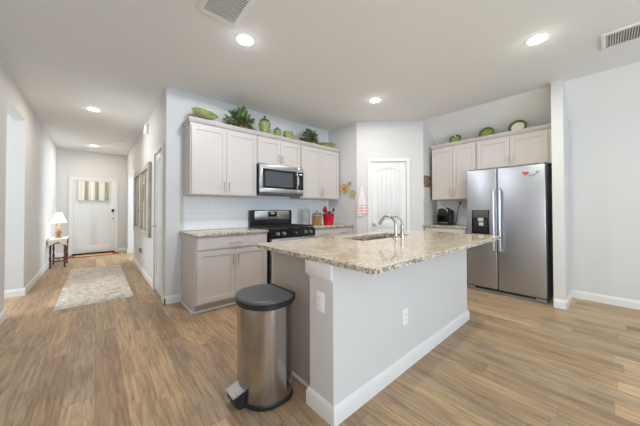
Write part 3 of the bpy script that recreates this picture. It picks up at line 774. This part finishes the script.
b = BM(); tube(b, [(.11, 0, .13), (.11, .005, .16), (.11, .025, .188), (.11, .055, .204), (.11, .09, .208)], .006, 10, [.008, .007, .006, .006, .007]); link('lever', b, CHROME, hb)

# outlets
def outlet(label, loc, rz, plate=WHITEPL, group='wall outlets'):
    t = thing('wall_outlet', label, 'outlet', loc, rz, group)
    b = BM(); box(b, -.038, .038, -.007, -.0005, -.06, .06, .004, 2); link('cover_plate', b, plate, t)
    for z in (-.021, .021):
        b = BM(); prism_y(b, rrect(-.017, .017, z - .014, z + .014, .008), -.0095, -.006); o = link('receptacle', b, plate, t)
        b = BM()
        for x in (-.006, .006): box(b, x - .001, x + .001, -.0100, -.009, z - .004, z + .006)
        link('slots', b, DKGREY, o)
    return t
outlet('white outlet on the narrow end face of the island beside the bin', (IX0, 1.130, .656), R(-90))
outlet('white outlet on the long front face of the island', (1.752, IY0, .39), 0)
outlet('outlet on the backsplash with a black plug, above the coffee maker', (XF - .008, 1.715, 1.29), RZ)
t = outlet('outlet low on the hall wall below the framed mirror', (XR, 5.90, .42), R(-90))
b = BM(); box(b, -.03, .03, -.05, -.0105, -.035, .05, .01); o = link('night_light', b, GREYPL); o.location = (XR, 5.90, .42); o.rotation_euler = (0, 0, R(-90)); tag(o, 'grey night light plugged into the low hall outlet', 'night light')

# ------------------------------------------------------------------ trash can
t = thing('trash_can', 'semi-round stainless step trash can with dark lid beside the island', 'trash can', (.985, 1.527, 0))
def dshape(sc=0.0, n=20):
    ry, rx, back = .187 + sc, .155 + sc, 0.0 + sc * .5
    xc, cr = -.150, .09
    pts = [(back - cr + cr * cos(a), -ry + cr - cr * sin(a)) for a in [pi / 2 * i / 6 for i in range(7)]]
    for i in range(n + 1):
        a = -pi / 2 - pi * i / n
        pts.append((xc + rx * cos(a), ry * sin(a)))
    pts += [(back - cr + cr * sin(a), ry - cr + cr * cos(a)) for a in [pi / 2 * i / 6 for i in range(7)]]
    return pts
def dloft(rings):
    b = BM(); rs = [[b.verts.new((x, y, z)) for x, y in dshape(s)] for s, z in rings]; n = len(rs[0])
    for k in range(len(rs) - 1):
        for i in range(n):
            j = (i + 1) % n; b.faces.new((rs[k][i], rs[k][j], rs[k + 1][j], rs[k + 1][i]))
    b.faces.new(list(reversed(rs[0]))); b.faces.new(rs[-1]); return b
link('body', dloft([(0, .025), (0, .598)]), STEELC, t, angle=50)
link('base', dloft([(.0, 0), (.007, .004), (.007, .024), (.002, .03)]), BLKPL, t)
link('rim', dloft([(.002, .592), (.008, .597), (.008, .622), (.004, .626)]), BLKPL, t)
# domed lid
b = BM(); rs = []
for s, z in ((.006, .628), (.008, .631), (.008, .640), (.004, .646), (-.01, .649), (-.07, .652), (-.12, .653)):
    rs.append([b.verts.new((x - (.0 if s > 0 else 0), y, z)) for x, y in ([((px + .15) * (1 + s / .17) - .15 - .005, py * (1 + s / .17)) for px, py in dshape(0)])])
n = len(rs[0])
for k in range(len(rs) - 1):
    for i in range(n):
        j = (i + 1) % n; b.faces.new((rs[k][i], rs[k][j], rs[k + 1][j], rs[k + 1][i]))
b.faces.new(list(reversed(rs[0]))); b.faces.new(rs[-1]); link('lid', b, DKGREY, t, angle=50)
b = BM(); box(b, -.012, .012, -.15, .15, .60, .650, .006); link('hinge_cover', b, BLKPL, t)
b = BM(); prism_y(b, [(-.275, .0), (-.33, .0), (-.360, .03), (-.364, .066), (-.35, .08), (-.275, .098)], -.06, .06); pd = link('pedal_housing', b, BLKPL, t)
b = BM(); prism_y(b, [(-.285, .097), (-.372, .076), (-.374, .083), (-.287, .105)], -.057, .057); link('pedal', b, STEELH, t)

# ------------------------------------------------------------------ things on top of the cabinets
CT = UZ + UH + .0505
def lathe_thing(parts, name, label, cat, loc, group=None):
    t = thing(name, label, cat, loc, 0, group)
    for pn, prof, mat in parts:
        b = BM(); lathe(b, prof, (0, 0, 0), 28); link(pn, b, mat, t)
    return t
# oval dish, tipped towards the room
b = BM(); lathe(b, [(.02, 0.0), (.55, 0.02), (.85, .12), (1.0, .30), (.97, .31), (.82, .15), (.5, .06), (.02, .045)], (0, 0, 0), 40, close=True)
b.transform(Matrix.Diagonal((.165, .115, .15, 1)))
o = link('oval_dish', b, GLAZE); o.location = (1.05, 3.47, CT + .082); o.rotation_euler = (R(45), R(3), 0); tag(o, 'green glazed oval dish tipped forward at the left end of the cabinet tops', 'dish')
t = thing('lidded_jar', 'tall green lidded jar between the ivy and a small jar', 'jar', (1.915, 3.44, CT), 0, 'green jars on the cabinet tops')
J1 = [(.045, 0), (.058, .01), (.066, .05), (.082, .11), (.092, .15), (.086, .18), (.07, .195), (.062, .20)]
J2 = [(.070, .20), (.074, .206), (.06, .225), (.03, .24), (.016, .245), (.014, .255), (.02, .268), (.016, .282), (.004, .288)]
b = BM(); lathe(b, J1, n=28); link('body', b, GLAZE, t); b = BM(); lathe(b, J2, n=28); l = link('lid', b, GLAZED, t)
s = copy_tree(t); s.location = (2.13, 3.42, CT); s.scale = (.70, .70, .56); s['label'] = 'small green lidded jar between the tall jar and the cup'
t = thing('cup', 'green glazed cup with side handle beside the small jar', 'cup', (2.335, 3.43, CT), R(-8))
b = BM(); lathe(b, [(.05, 0), (.07, .004), (.078, .03), (.082, .12), (.077, .12), (.073, .03), (.05, .012), (.01, .01)], n=28); link('body', b, GLAZE, t)
b = BM(); tube(b, [(.078, 0, .085), (.108, 0, .088), (.12, 0, .065), (.112, 0, .035), (.078, 0, .028)], .009, 10); link('handle', b, GLAZE, t)
b = BM(); lathe(b, [(.02, 0), (.12, 0), (.13, .015), (.175, .06), (.185, .075), (.178, .078), (.12, .03), (.02, .022)], n=36)
o = link('serving_bowl', b, GLAZE); o.location = (3.235, 3.50, CT); tag(o, 'wide shallow green bowl at the pantry end of the cabinet tops', 'bowl')

def leaf(b, base, d, up, L, W):
    d = d.normalized(); s = d.cross(up).normalized(); nrm = s.cross(d).normalized()
    pr = [(0, .0, 0), (.25, .36, .05), (.55, .5, .06), (.82, .26, .0), (1, 0, -.08)]
    mid = [b.verts.new(base + d * (L * a) + nrm * (L * c)) for a, wv, c in pr]
    lf = [b.verts.new(base + d * (L * a) + s * (W * wv) + nrm * (L * (c + .05))) for a, wv, c in pr[1:4]]
    rt = [b.verts.new(base + d * (L * a) - s * (W * wv) + nrm * (L * (c + .05))) for a, wv, c in pr[1:4]]
    for sd in (lf, rt):
        b.faces.new((mid[0], mid[1], sd[0]))
        for k in range(2): b.faces.new((mid[k + 1], mid[k + 2], sd[k + 1], sd[k]))
        b.faces.new((mid[3], mid[4], sd[2]))
def plant(label, loc, rx, rz_, n, L, W, mat, seed, group):
    rnd = random.Random(seed)
    t = thing('leafy_plant', label, 'plant', loc, 0, group)
    b = BM(); lathe(b, [(.04, 0), (.05, .005), (.055, .04), (.05, .045), (.02, .04)], n=18, sx=1.3); link('planter', b, BASK, t)
    f = BM(); s = BM()
    for k in range(n):
        a = rnd.uniform(0, 2 * pi); el = rnd.uniform(-.2, 1.45)
        rr = rnd.uniform(.55, 1.0)
        tip = Vector((cos(a) * cos(el) * rx * rr, sin(a) * cos(el) * .105 * rr, .06 + max(-.02, sin(el) * rz_ * rr * (1 - .35 * abs(cos(a) * cos(el))))))
        root = Vector((rnd.uniform(-.06, .06), rnd.uniform(-.03, .03), .045))
        mid = (root + tip) / 2 + Vector((0, 0, .03))
        tube(s, [root, mid, tip], .0022, 5)
        for q_ in range(4):
            pp = tip if q_ == 0 else (mid.lerp(tip, rnd.uniform(.1, .95)))
            d = (tip - mid).normalized() + Vector((rnd.uniform(-.9, .9), rnd.uniform(-.8, .4), rnd.uniform(-.5, .7)))
            leaf(f, pp, d, Vector((rnd.uniform(-.4, .4), rnd.uniform(-1, -.1), 1)), L * rnd.uniform(.7, 1.15), W * rnd.uniform(.75, 1.1))
    link('stems', s, STEM, t); fo = link('foliage', f, mat, t, angle=80)
    return t
plant('larger leafy green plant between the oval dish and the tall jar', (1.54, 3.46, CT), .235, .24, 95, .088, .044, LEAF, 3, 'plants on the cabinet tops')
plant('smaller dark leafy plant between the cup and the shallow bowl', (2.80, 3.46, CT), .20, .21, 90, .066, .037, LEAF2, 8, 'plants on the cabinet tops')
# plates over the refrigerator wall
CR = 1.36 + .915 + .05
def plate_on_stand(label, y, r, wreath, mat, z=CR - .05, x=4.66):
    t = thing('display_plate', label, 'plate', (x, y, z), RZ, 'green plates on the cabinet tops')
    b = BM(); lathe(b, [(.02, 0), (r * .55, 0), (r * .62, .008), (r, .022), (r, .027), (r * .62, .014), (.02, .008)], n=36)
    b.transform(Matrix.Translation((0, -.01, r + .012)) @ Matrix.Rotation(R(74), 4, 'X')); o = link('plate', b, mat, t)
    b = BM(); lathe(b, [(r * .72, .0145), (r * .72, .022), (r * 1.0, .031), (r * 1.02, .028), (r * 1.0, .021)], n=36, close=False)
    b.transform(Matrix.Translation((0, -.01, r + .012)) @ Matrix.Rotation(R(74), 4, 'X')); link('rim_band', b, GLAZED, o)
    b = BM()
    for sx in (-1, 1):
        tube(b, [(sx * r * .5, -.06, .02), (sx * r * .5, -.055, .004), (sx * r * .5, .05, .004), (sx * r * .2, .04, r * 1.3)], .004, 8)
    link('stand', b, BLKPL, t)
    return t
plate_on_stand('round green plate on a stand above the coffee maker', 1.72, .098, 0, GLAZE)
plate_on_stand('green rimmed plate on a stand where the two right cabinets meet', 1.25, .105, 0, GLAZE)
plate_on_stand('cream plate with green rim on a stand above the refrigerator', .855, .11, 0, CREAM)
b = BM(); lathe(b, [(.02, 0), (.09, 0), (.125, .02), (.12, .022), (.02, .008)], n=28); o = link('shallow_dish', b, SAGE); o.location = (4.62, 1.47, CR - .05); tag(o, 'pale green flat dish between the two left plates above the cabinets', 'dish')

# ------------------------------------------------------------------ things on the counters
t = thing('glass_canister', 'clear lidded glass canister of amber dry pasta beside the red crock', 'canister', (2.815, 3.27, .9235))
b = BM(); lathe(b, [(.078, 0), (.082, .006), (.082, .185), (.074, .195), (.071, .195), (.078, .183), (.078, .012), (.01, .008)], n=28); link('jar', b, GLASS, t)
b = BM(); lathe(b, [(.074, .0125), (.0765, .02), (.0765, .165), (.06, .172), (.01, .17)], n=24); link('pasta', b, PASTA, t)
b = BM(); lathe(b, [(.078, .196), (.08, .20), (.07, .215), (.02, .22), (.016, .232), (.022, .246), (.01, .254)], n=24); link('lid', b, GLASS, t)
t = thing('glass_canister', 'taller empty clear glass canister behind the pasta canister', 'canister', (2.775, 3.53, .9235))
b = BM(); lathe(b, [(.068, 0), (.072, .006), (.072, .26), (.064, .27), (.061, .27), (.068, .258), (.068, .012), (.01, .008)], n=28); link('jar', b, GLASS, t)
b = BM(); lathe(b, [(.066, .271), (.07, .275), (.06, .29), (.015, .295), (.02, .32), (.008, .328)], n=24); link('lid', b, GLASS, t)
CK = (3.085, 3.27, .9235)
b = BM(); lathe(b, [(.078, 0), (.084, .004), (.105, .195), (.108, .20), (.103, .20), (.08, .012), (.01, .01)], n=32); o = link('utensil_crock', b, REDC); o.location = CK
tag(o, 'red tapered crock full of utensils near the pantry corner', 'crock')
def utensil(kind, label, dx, dy, ax, ay, L, mat):
    t = thing('kitchen_utensil', label, 'utensil', (CK[0] + dx, CK[1] + dy, CK[2] + .02), 0, 'utensils in the red crock')
    t.rotation_euler = (R(ax), R(ay), 0)
    b = BM(); cyl(b, (0, 0, 0), (0, 0, L - .06), .0065, 10, .0055); link('handle', b, mat, t)
    b = BM()
    if kind == 'spoon':
        lathe(b, [(.004, 0), (.022, .02), (.03, .045), (.022, .072), (.004, .082)], (0, 0, L - .065), 18, sx=1.0, sy=.3)
    elif kind == 'turner':
        box(b, -.03, .03, -.003, .003, L - .065, L + .025, .004)
    else:
        lathe(b, [(.005, 0), (.028, .015), (.036, .04), (.030, .042), (.02, .02), (.004, .01)], (0, 0, L - .065), 18)
    link('head', b, mat, t)
    return t
utensil('spoon', 'black slotted spoon leaning right in the red crock', .045, 0, 3, 15, .275, BLKPL)
utensil('spoon', 'black spoon leaning left in the red crock', -.015, .035, -5, -9, .265, BLKPL)
utensil('turner', 'black turner standing upright at the back of the crock', .0, .04, -7, 1, .27, BLKPL)
utensil('ladle', 'black ladle leaning forward at the left of the crock', -.03, -.045, 6, -6, .24, BLKPL)
utensil('turner', 'red spatula at the far left of the red crock', -.035, .0, 1, -10, .29, REDC)
utensil('spoon', 'steel spoon between the black ones in the red crock', .02, -.02, 5, 5, .26, CHROME)
# coffee maker
t = thing('coffee_maker', 'black pod coffee maker on the counter left of the refrigerator', 'coffee maker', (4.68, 1.905, .9235), RZ)
b = BM(); box(b, -.105, .105, -.14, .13, 0, .035, .015, 3); link('base', b, BLKPL, t)
b = BM(); box(b, -.10, .10, -.01, .13, .035, .265, .035, 4); link('water_tank', b, BLACK, t)
b = BM()
for k, (sc, z) in enumerate(((.92, .165), (1.0, .18), (1.0, .235), (.93, .268), (.74, .292), (.40, .304))):
    ring = [b.verts.new((x * sc, -.065 + y * (sc * .5 + .5 if z > .2 else sc), z)) for x, y in rrect(-.102, .102, -.08, .08, .05)]
    if k:
        for q_ in range(len(ring)): b.faces.new((prv[q_], prv[(q_ + 1) % len(ring)], ring[(q_ + 1) % len(ring)], ring[q_]))
    else: b.faces.new(list(reversed(ring)))
    prv = ring
b.faces.new(prv); hd = link('brew_head', b, BLKPL, t, angle=50)
b = BM(); tube(b, [(-.085, -.135, .235), (-.078, -.152, .268), (-.045, -.158, .292), (0, -.16, .30), (.045, -.158, .292), (.078, -.152, .268), (.085, -.135, .235)], .009, 10); link('handle', b, LTGREY, hd)
b = BM(); box(b, -.07, .07, -.135, -.03, .035, .048, .004); link('drip_tray', b, GREYPL, t)
for sx in (-1, 1):
    b = BM(); box(b, min(sx * .10, sx * .08), max(sx * .10, sx * .08), -.13, -.005, .034, .18, .006); link('side_panel', b, BLACK, t)
b = BM(); tube(b, [(XF - .03, 1.715, 1.311), (XF - .05, 1.72, 1.29), (XF - .05, 1.74, 1.22), (XF - .045, 1.76, 1.12), (XF - .035, 1.775, 1.02), (XF - .03, 1.79, .965), (XF - .04, 1.795, .942)], .005, 8)
box(b, XF - .045, XF - .0185, 1.70, 1.73, 1.297, 1.325, .004); o = link('power_cord', b, BLKPL); tag(o, 'black power cord hanging from the outlet behind the coffee maker', 'cord')

# ------------------------------------------------------------------ pantry corner wall items
MPL = R(-90)
def flower(name, label, y, z, r, mat, mat2, n, seed):
    t = thing(name, label, 'wall ornament', (P.x - .0005, y, z), R(-90), 'ornaments on the pantry corner wall')
    rnd = random.Random(seed)
    b = BM()
    for k in range(n):
        a = 2 * pi * k / n + rnd.uniform(-.15, .15); d = Vector((cos(a), -.18, sin(a)))
        leaf(b, Vector((0, -.006, 0)), d, Vector((0, -1, 0)), r * rnd.uniform(.85, 1.1), r * .75)
    solid(b, .003); link('petals', b, mat, t)
    b = BM(); bmesh.ops.create_uvsphere(b, u_segments=16, v_segments=10, radius=r * .3); b.transform(Matrix.Translation((0, -.018, 0)) @ Matrix.Diagonal((1, .6, 1, 1))); link('center', b, mat2, t)
    b = BM(); cyl(b, (0, 0, 0), (0, -.012, 0), r * .2, 12); link('backing', b, mat2, t)
    return t
flower('flower_ornament', 'gold metal flower ornament on the pantry corner wall', 3.245, 1.585, .115, GOLD, BRASS, 7, 1)
flower('flower_ornament', 'sage green flower ornament right of the gold flower', 3.055, 1.485, .095, SAGE, GOLD, 6, 2)
flower('flower_ornament', 'small dusty rose flower ornament above the green flower', 3.115, 1.675, .06, ROSE, GREYPL, 6, 4)
# towel hanging from a hook on the pantry front wall
tp = P + (Q - P).normalized() * .085
t = thing('dish_towel', 'white dish towel with pink stripes hanging left of the pantry door', 'towel', (tp.x, tp.y, 1.635), PA)
b = BM(); nu, nv = 14, 22; g = []
for j in range(nv + 1):
    v = j / nv; wd = .012 + .085 * min(1, v * 1.25) ** .9; row = []
    for i in range(nu + 1):
        u = i / nu * 2 - 1
        y = -.018 - .012 * sin(u * 7 + .8) * (.3 + v) - .008
        zz = -v * (.55 - .06 * (u > .1) * abs(u)) 
        row.append(b.verts.new((u * wd + .012 * v, y, zz)))
    g.append(row)
for j in range(nv):
    for i in range(nu): b.faces.new((g[j][i], g[j][i + 1], g[j + 1][i + 1], g[j + 1][i]))
solid(b, .004); link('cloth', b, TOWEL, t, angle=80)
b = BM(); cyl(b, (0, -.0005, .01), (0, -.008, .01), .014, 16); tube(b, [(0, -.008, .01), (0, -.026, .006), (0, -.036, .012), (0, -.036, .026)], .004, 8); link('hook', b, NICKEL, t)
# calendar
t = thing('wall_calendar', 'wall calendar with a photo above its date page beside the right cabinets', 'calendar', (4.45, Q.y - .0005, 1.59), 0)
b = BM(); box(b, -.125, .125, -.005, 0, .0, .21); link('picture', b, PHOTO, t)
b = BM(); box(b, -.125, .125, -.0065, 0, -.21, -.002); link('date_page', b, PAGE, t)

# ------------------------------------------------------------------ hall things
# rug
b = BM(); rnd = random.Random(5); nx, ny = 70, 200; x0, x1, y0, y1 = -.375, .40, 4.36, 6.95; g = []
from mathutils import noise as mn
for j in range(ny + 1):
    row = []
    for i in range(nx + 1):
        u, v = i / nx, j / ny
        ex = .012 * mn.noise(Vector((0.3, v * 40, 2))) if i in (0, nx) else 0; ey = .014 * mn.noise(Vector((u * 22, 5, 1))) if j in (0, ny) else 0
        x = x0 + (x1 - x0) * u + ex; y = y0 + (y1 - y0) * v + ey
        edge = min(i, nx - i, j, ny - j)
        z = .002 if edge == 0 else   .022 + .022 * mn.noise(Vector((x * 16, y * 26, 0))) + .010 * mn.noise(Vector((x * 55, y * 60, 3))) + rnd.uniform(0, .004)
        row.append(b.verts.new((x - .0125, y - 5.655, z)))
    g.append(row)
for j in range(ny):
    for i in range(nx): b.faces.new((g[j][i], g[j][i + 1], g[j + 1][i + 1], g[j + 1][i]))
o = link('runner_rug', b, RUG, angle=180); o.location = (.0125, 5.655, 0); tag(o, 'shaggy cream runner rug with grey flecks on the hallway floor', 'rug')
b = BM(); box(b, -.49, .49, -.19, .19, 0, .014, .004); o = link('door_mat', b, MATW); o.location = (-.03, 8.96, .0005); tag(o, 'thin tan door mat with red borders at the front door', 'door mat')
# side table
t = thing('side_table', 'small dark turned-leg side table under an ivory cloth in the hall', 'side table', (-.595, 7.82, 0))
hw, hd_ = .135, .29
b = BM(); box(b, -hw, hw, -hd_, hd_, .565, .59, .004); link('tabletop', b, DWOOD, t)
b = BM(); box(b, -hw + .02, hw - .02, -hd_ + .02, hd_ - .02, .50, .565); link('apron', b, DWOOD, t)
for sx in (-1, 1):
    for sy in (-1, 1):
        b = BM(); lathe(b, [(.014, 0), (.02, .02), (.014, .05), (.019, .10), (.013, .13), (.021, .16), (.021, .22), (.013, .25), (.02, .33), (.016, .42), (.022, .46), (.022, .52)], (sx * (hw - .03), sy * (hd_ - .03), 0), 14); link('leg', b, DWOOD, t)
b = BM(); box(b, -hw + .03, hw - .03, -hd_ + .02, -hd_ + .04, .12, .145); box(b, -hw + .03, hw - .03, hd_ - .04, hd_ - .02, .12, .145); box(b, -.012, .012, -hd_ + .03, hd_ - .03, .12, .145); link('stretcher', b, DWOOD, t)
b = BM(); nu = 16; g = []; e = hd_ + .006
prof = [(-e, -k / 6) for k in range(6, 0, -1)] + [(-e + .003, -.02), (-e + .008, 0)] + [(-.2 + .1 * k, 0) for k in range(5)] + [(e - .008, 0), (e - .003, -.02)] + [(e, -k / 6) for k in range(1, 7)]
for Y, dz in prof:
    row = []
    for i in range(nu + 1):
        u = i / nu * 2 - 1
        drop = .06 + .085 * abs(u) ** 1.2
        row.append(b.verts.new((u * (hw + .002), Y + math.copysign(.006 * sin(u * 9) * abs(dz), Y), .594 + dz * drop)))
    g.append(row)
for j in range(len(g) - 1):
    for i in range(nu): b.faces.new((g[j][i], g[j][i + 1], g[j + 1][i + 1], g[j + 1][i]))
solid(b, .002)
o = link('table_runner', b, CLOTH, angle=60); o.location = (-.595, 7.82, 0); tag(o, 'ivory cloth with hanging points draped over the hall side table', 'table runner')
# lamp
LX, LY, LZ = -.605, 7.80, .597
t = thing('table_lamp', 'lit brass table lamp with white bell shade on the side table', 'lamp', (LX, LY, LZ))
b = BM(); lathe(b, [(.06, 0), (.062, .012), (.045, .02), (.03, .035), (.036, .07), (.05, .13), (.048, .17), (.025, .20), (.03, .215), (.018, .23), (.012, .26), (.012, .33)], n=24); link('base', b, BRASS, t)
b = BM(); n = 48; rs = []
for r, z, sc in ((.128, .33, 1), (.112, .37, .8), (.088, .43, .5), (.066, .50, .2), (.055, .545, 0)):
    rs.append([b.verts.new(((r + .006 * sc * cos(12 * a)) * cos(a), (r + .006 * sc * cos(12 * a)) * sin(a), z + (.008 * cos(12 * a) if z == .33 else 0))) for a in [2 * pi * i / n for i in range(n)]])
for k in range(len(rs) - 1):
    for i in range(n):
        j = (i + 1) % n; b.faces.new((rs[k][i], rs[k][j], rs[k + 1][j], rs[k + 1][i]))
solid(b, .002); link('lamp_shade', b, SHADE, t)
b = BM(); cyl(b, (0, 0, .33), (0, 0, .56), .004, 8); bmesh.ops.create_uvsphere(b, u_segments=12, v_segments=8, radius=.011, matrix=Matrix.Translation((0, 0, .565))); link('finial', b, BRASS, t)
l = bpy.data.lights.new('lamp_bulb', 'POINT'); l.energy = 3.5; l.color = (1, .88, .70); l.shadow_soft_size = .04
lo = bpy.data.objects.new('lamp_bulb', l); COL.objects.link(lo); lo.parent = t; lo.location = (0.0, 0, .44)
# curtain valance over the door window
t = thing('curtain_valance', 'grey and white striped valance over the front door window', 'curtain', (-.048, YD - .055, 1.955))
b = BM(); nu, nv = 90, 8; g = []
for j in range(nv + 1):
    row = []
    for i in range(nu + 1):
        u = i / nu * 2 - 1
        row.append(b.verts.new((u * .312, -.012 * sin(u * 24) * (.5 + .5 * j / nv), -.50 * j / nv + (.008 * sin(u * 11) if j == nv else 0))))
    g.append(row)
for j in range(nv):
    for i in range(nu): b.faces.new((g[j][i], g[j][i + 1], g[j + 1][i + 1], g[j + 1][i]))
solid(b, .002); link('cloth', b, STRIPE, t, angle=80)
b = BM(); cyl(b, (-.34, 0.004, .012), (.34, 0.004, .012), .009, 10)
for s in (-1, 1): box(b, s * .33 - .008, s * .33 + .008, .004, .044, .0, .024)
link('rod', b, TRIM, t)
# mirror on the hall wall
t = thing('wall_mirror', 'long two-pane mirror in weathered wood frame on the hall wall', 'mirror', (XR - .0005, 5.885, 1.36), R(-90))
mw, mh = 1.06, .612
b = BM(); fr = .09
for a in ((-mw, -mw + fr, -mh, mh), (mw - fr, mw, -mh, mh), (-mw + fr, mw - fr, mh - fr, mh), (-mw + fr, mw - fr, -mh, -mh + fr), (-.06, .06, -mh + fr, mh - fr)):
    box(b, a[0], a[1], -.045, 0, a[2], a[3], .008)
link('frame', b, DRIFT, t)
for s in (-1, 1):
    x0, x1 = (.06, mw - fr) if s > 0 else (-mw + fr, -.06)
    b = BM(); box(b, x0, x1, -.018, -.004, -mh + fr, mh - fr); link('mirror_glass', b, MIRROR, t)
    b = BM()
    xm = (x0 + x1) / 2; box(b, xm - .014, xm + .014, -.03, -.018, -mh + fr, mh - fr); link('divider_bar', b, DRIFT, t)
# door chime and smoke detector
b = BM(); box(b, -.09, .09, -.05, -.0005, -.075, .075, .02, 3); o = link('door_chime', b, WHITEPL); o.location = (XR, 5.27, 2.60); o.rotation_euler = (0, 0, R(-90)); tag(o, 'white door chime box high on the hall wall above the mirror', 'door chime')
b = BM(); lathe(b, [(.07, 0), (.07, -.012), (.062, -.03), (.04, -.036), (.01, -.037)], n=28); o = link('smoke_detector', b, WHITEPL); o.location = (.45, 7.3, H - .0005); tag(o, 'round white smoke detector on the hall ceiling', 'smoke detector')

# ------------------------------------------------------------------ ceiling fixtures
def can(label, x, y, power, wide, color):
    t = thing('ceiling_light', label, 'ceiling light', (x, y, H), 0, 'recessed ceiling lights')
    b = BM(); lathe(b, [(.070, -.001), (.072, -.009), (.094, -.005), (.096, -.0005)], n=36, close=False); link('trim_ring', b, WHITEPL, t)
    b = BM(); lathe(b, [(.071, -.008), (.055, -.0095), (.01, -.010)], n=32); link('lens', b, LENS, t)
    l = bpy.data.lights.new('ceiling_bulb', 'AREA'); l.shape = 'DISK'; l.size = .13; l.energy = power; l.color = color
    lo = bpy.data.objects.new('ceiling_bulb', l); COL.objects.link(lo); lo.parent = t; lo.location = (0, 0, -.02)
    h = bpy.data.lights.new('ceiling_halo', 'POINT'); h.energy = 0.35; h.color = color; h.shadow_soft_size = .04  # added unseen point lamp that throws a halo on the ceiling
    ho = bpy.data.objects.new('ceiling_halo', h); COL.objects.link(ho); ho.parent = t; ho.location = (0, 0, -.09)
    if wide <= 0: return t
    p = bpy.data.lights.new('ceiling_glow', 'SPOT'); p.energy = wide; p.color = color; p.shadow_soft_size = .05; p.spot_size = R(180); p.spot_blend = 0.0  # added unseen spot below the lens, brightens the upper walls
    po = bpy.data.objects.new('ceiling_glow', p); COL.objects.link(po); po.parent = t; po.location = (0, 0, -.10)
    return t
WC = (1.0, .93, .84)
can('recessed ceiling light in front of the microwave wall', 1.02, 2.195, 9, 28, (.92, .93, 1.0))
can('recessed ceiling light in front of the wing wall and refrigerator', 3.043, .41, 15, 0, (.95, 1.0, .82))
can('recessed ceiling light in front of the pantry door', 2.994, 2.19, 9, 3, (1.0, .96, .93))
can('recessed ceiling light midway along the hall above the rug', -.044, 5.28, 8.2, 0, (1, .87, .74))
can('recessed ceiling light just inside the front door', -.054, 8.3, 8.2, 0, (1, .87, .74))
def vent(label, x, y, wx, wy, n, along, dark):
    t = thing('ceiling_vent', label, 'air vent', (x, y, H), 0, 'ceiling air vents')
    fr = .035
    b = BM()
    for a in ((-wx, -wx + fr, -wy, wy), (wx - fr, wx, -wy, wy), (-wx + fr, wx - fr, -wy, -wy + fr), (-wx + fr, wx - fr, wy - fr, wy)): box(b, a[0], a[1], a[2], a[3], -.014, -.0005, .003)
    link('frame', b, WHITEPL, t)
    b = BM(); box(b, -wx + fr, wx - fr, -wy + fr, wy - fr, -.003, -.0005); link('duct_shade_sheet', b, DUCT_SHADE, t)  # flat grey sheet painted as the shade behind the slats
    for k in range(n):
        b = BM()
        if along == 'x':
            yy = -wy + fr + (k + .5) * (2 * wy - 2 * fr) / n; box(b, -wx + fr, wx - fr, -.0015, .0015, -.009, .009); b.transform(Matrix.Translation((0, yy, -.010)) @ Matrix.Rotation(R(dark), 4, 'X'))
        else:
            xx = -wx + fr + (k + .5) * (2 * wx - 2 * fr) / n; box(b, -.0015, .0015, -wy + fr, wy - fr, -.009, .009); b.transform(Matrix.Translation((xx, 0, -.010)) @ Matrix.Rotation(R(dark), 4, 'Y'))
        link('slat', b, WHITEPL, t)
    return t
vent('square white louvered vent in the ceiling before the range wall', .73, 1.90, .152, .19, 13, 'x', -17)
vent('square white ceiling vent next to the bare right wall', 3.565, -.19, .16, .21, 22, 'x', 18)
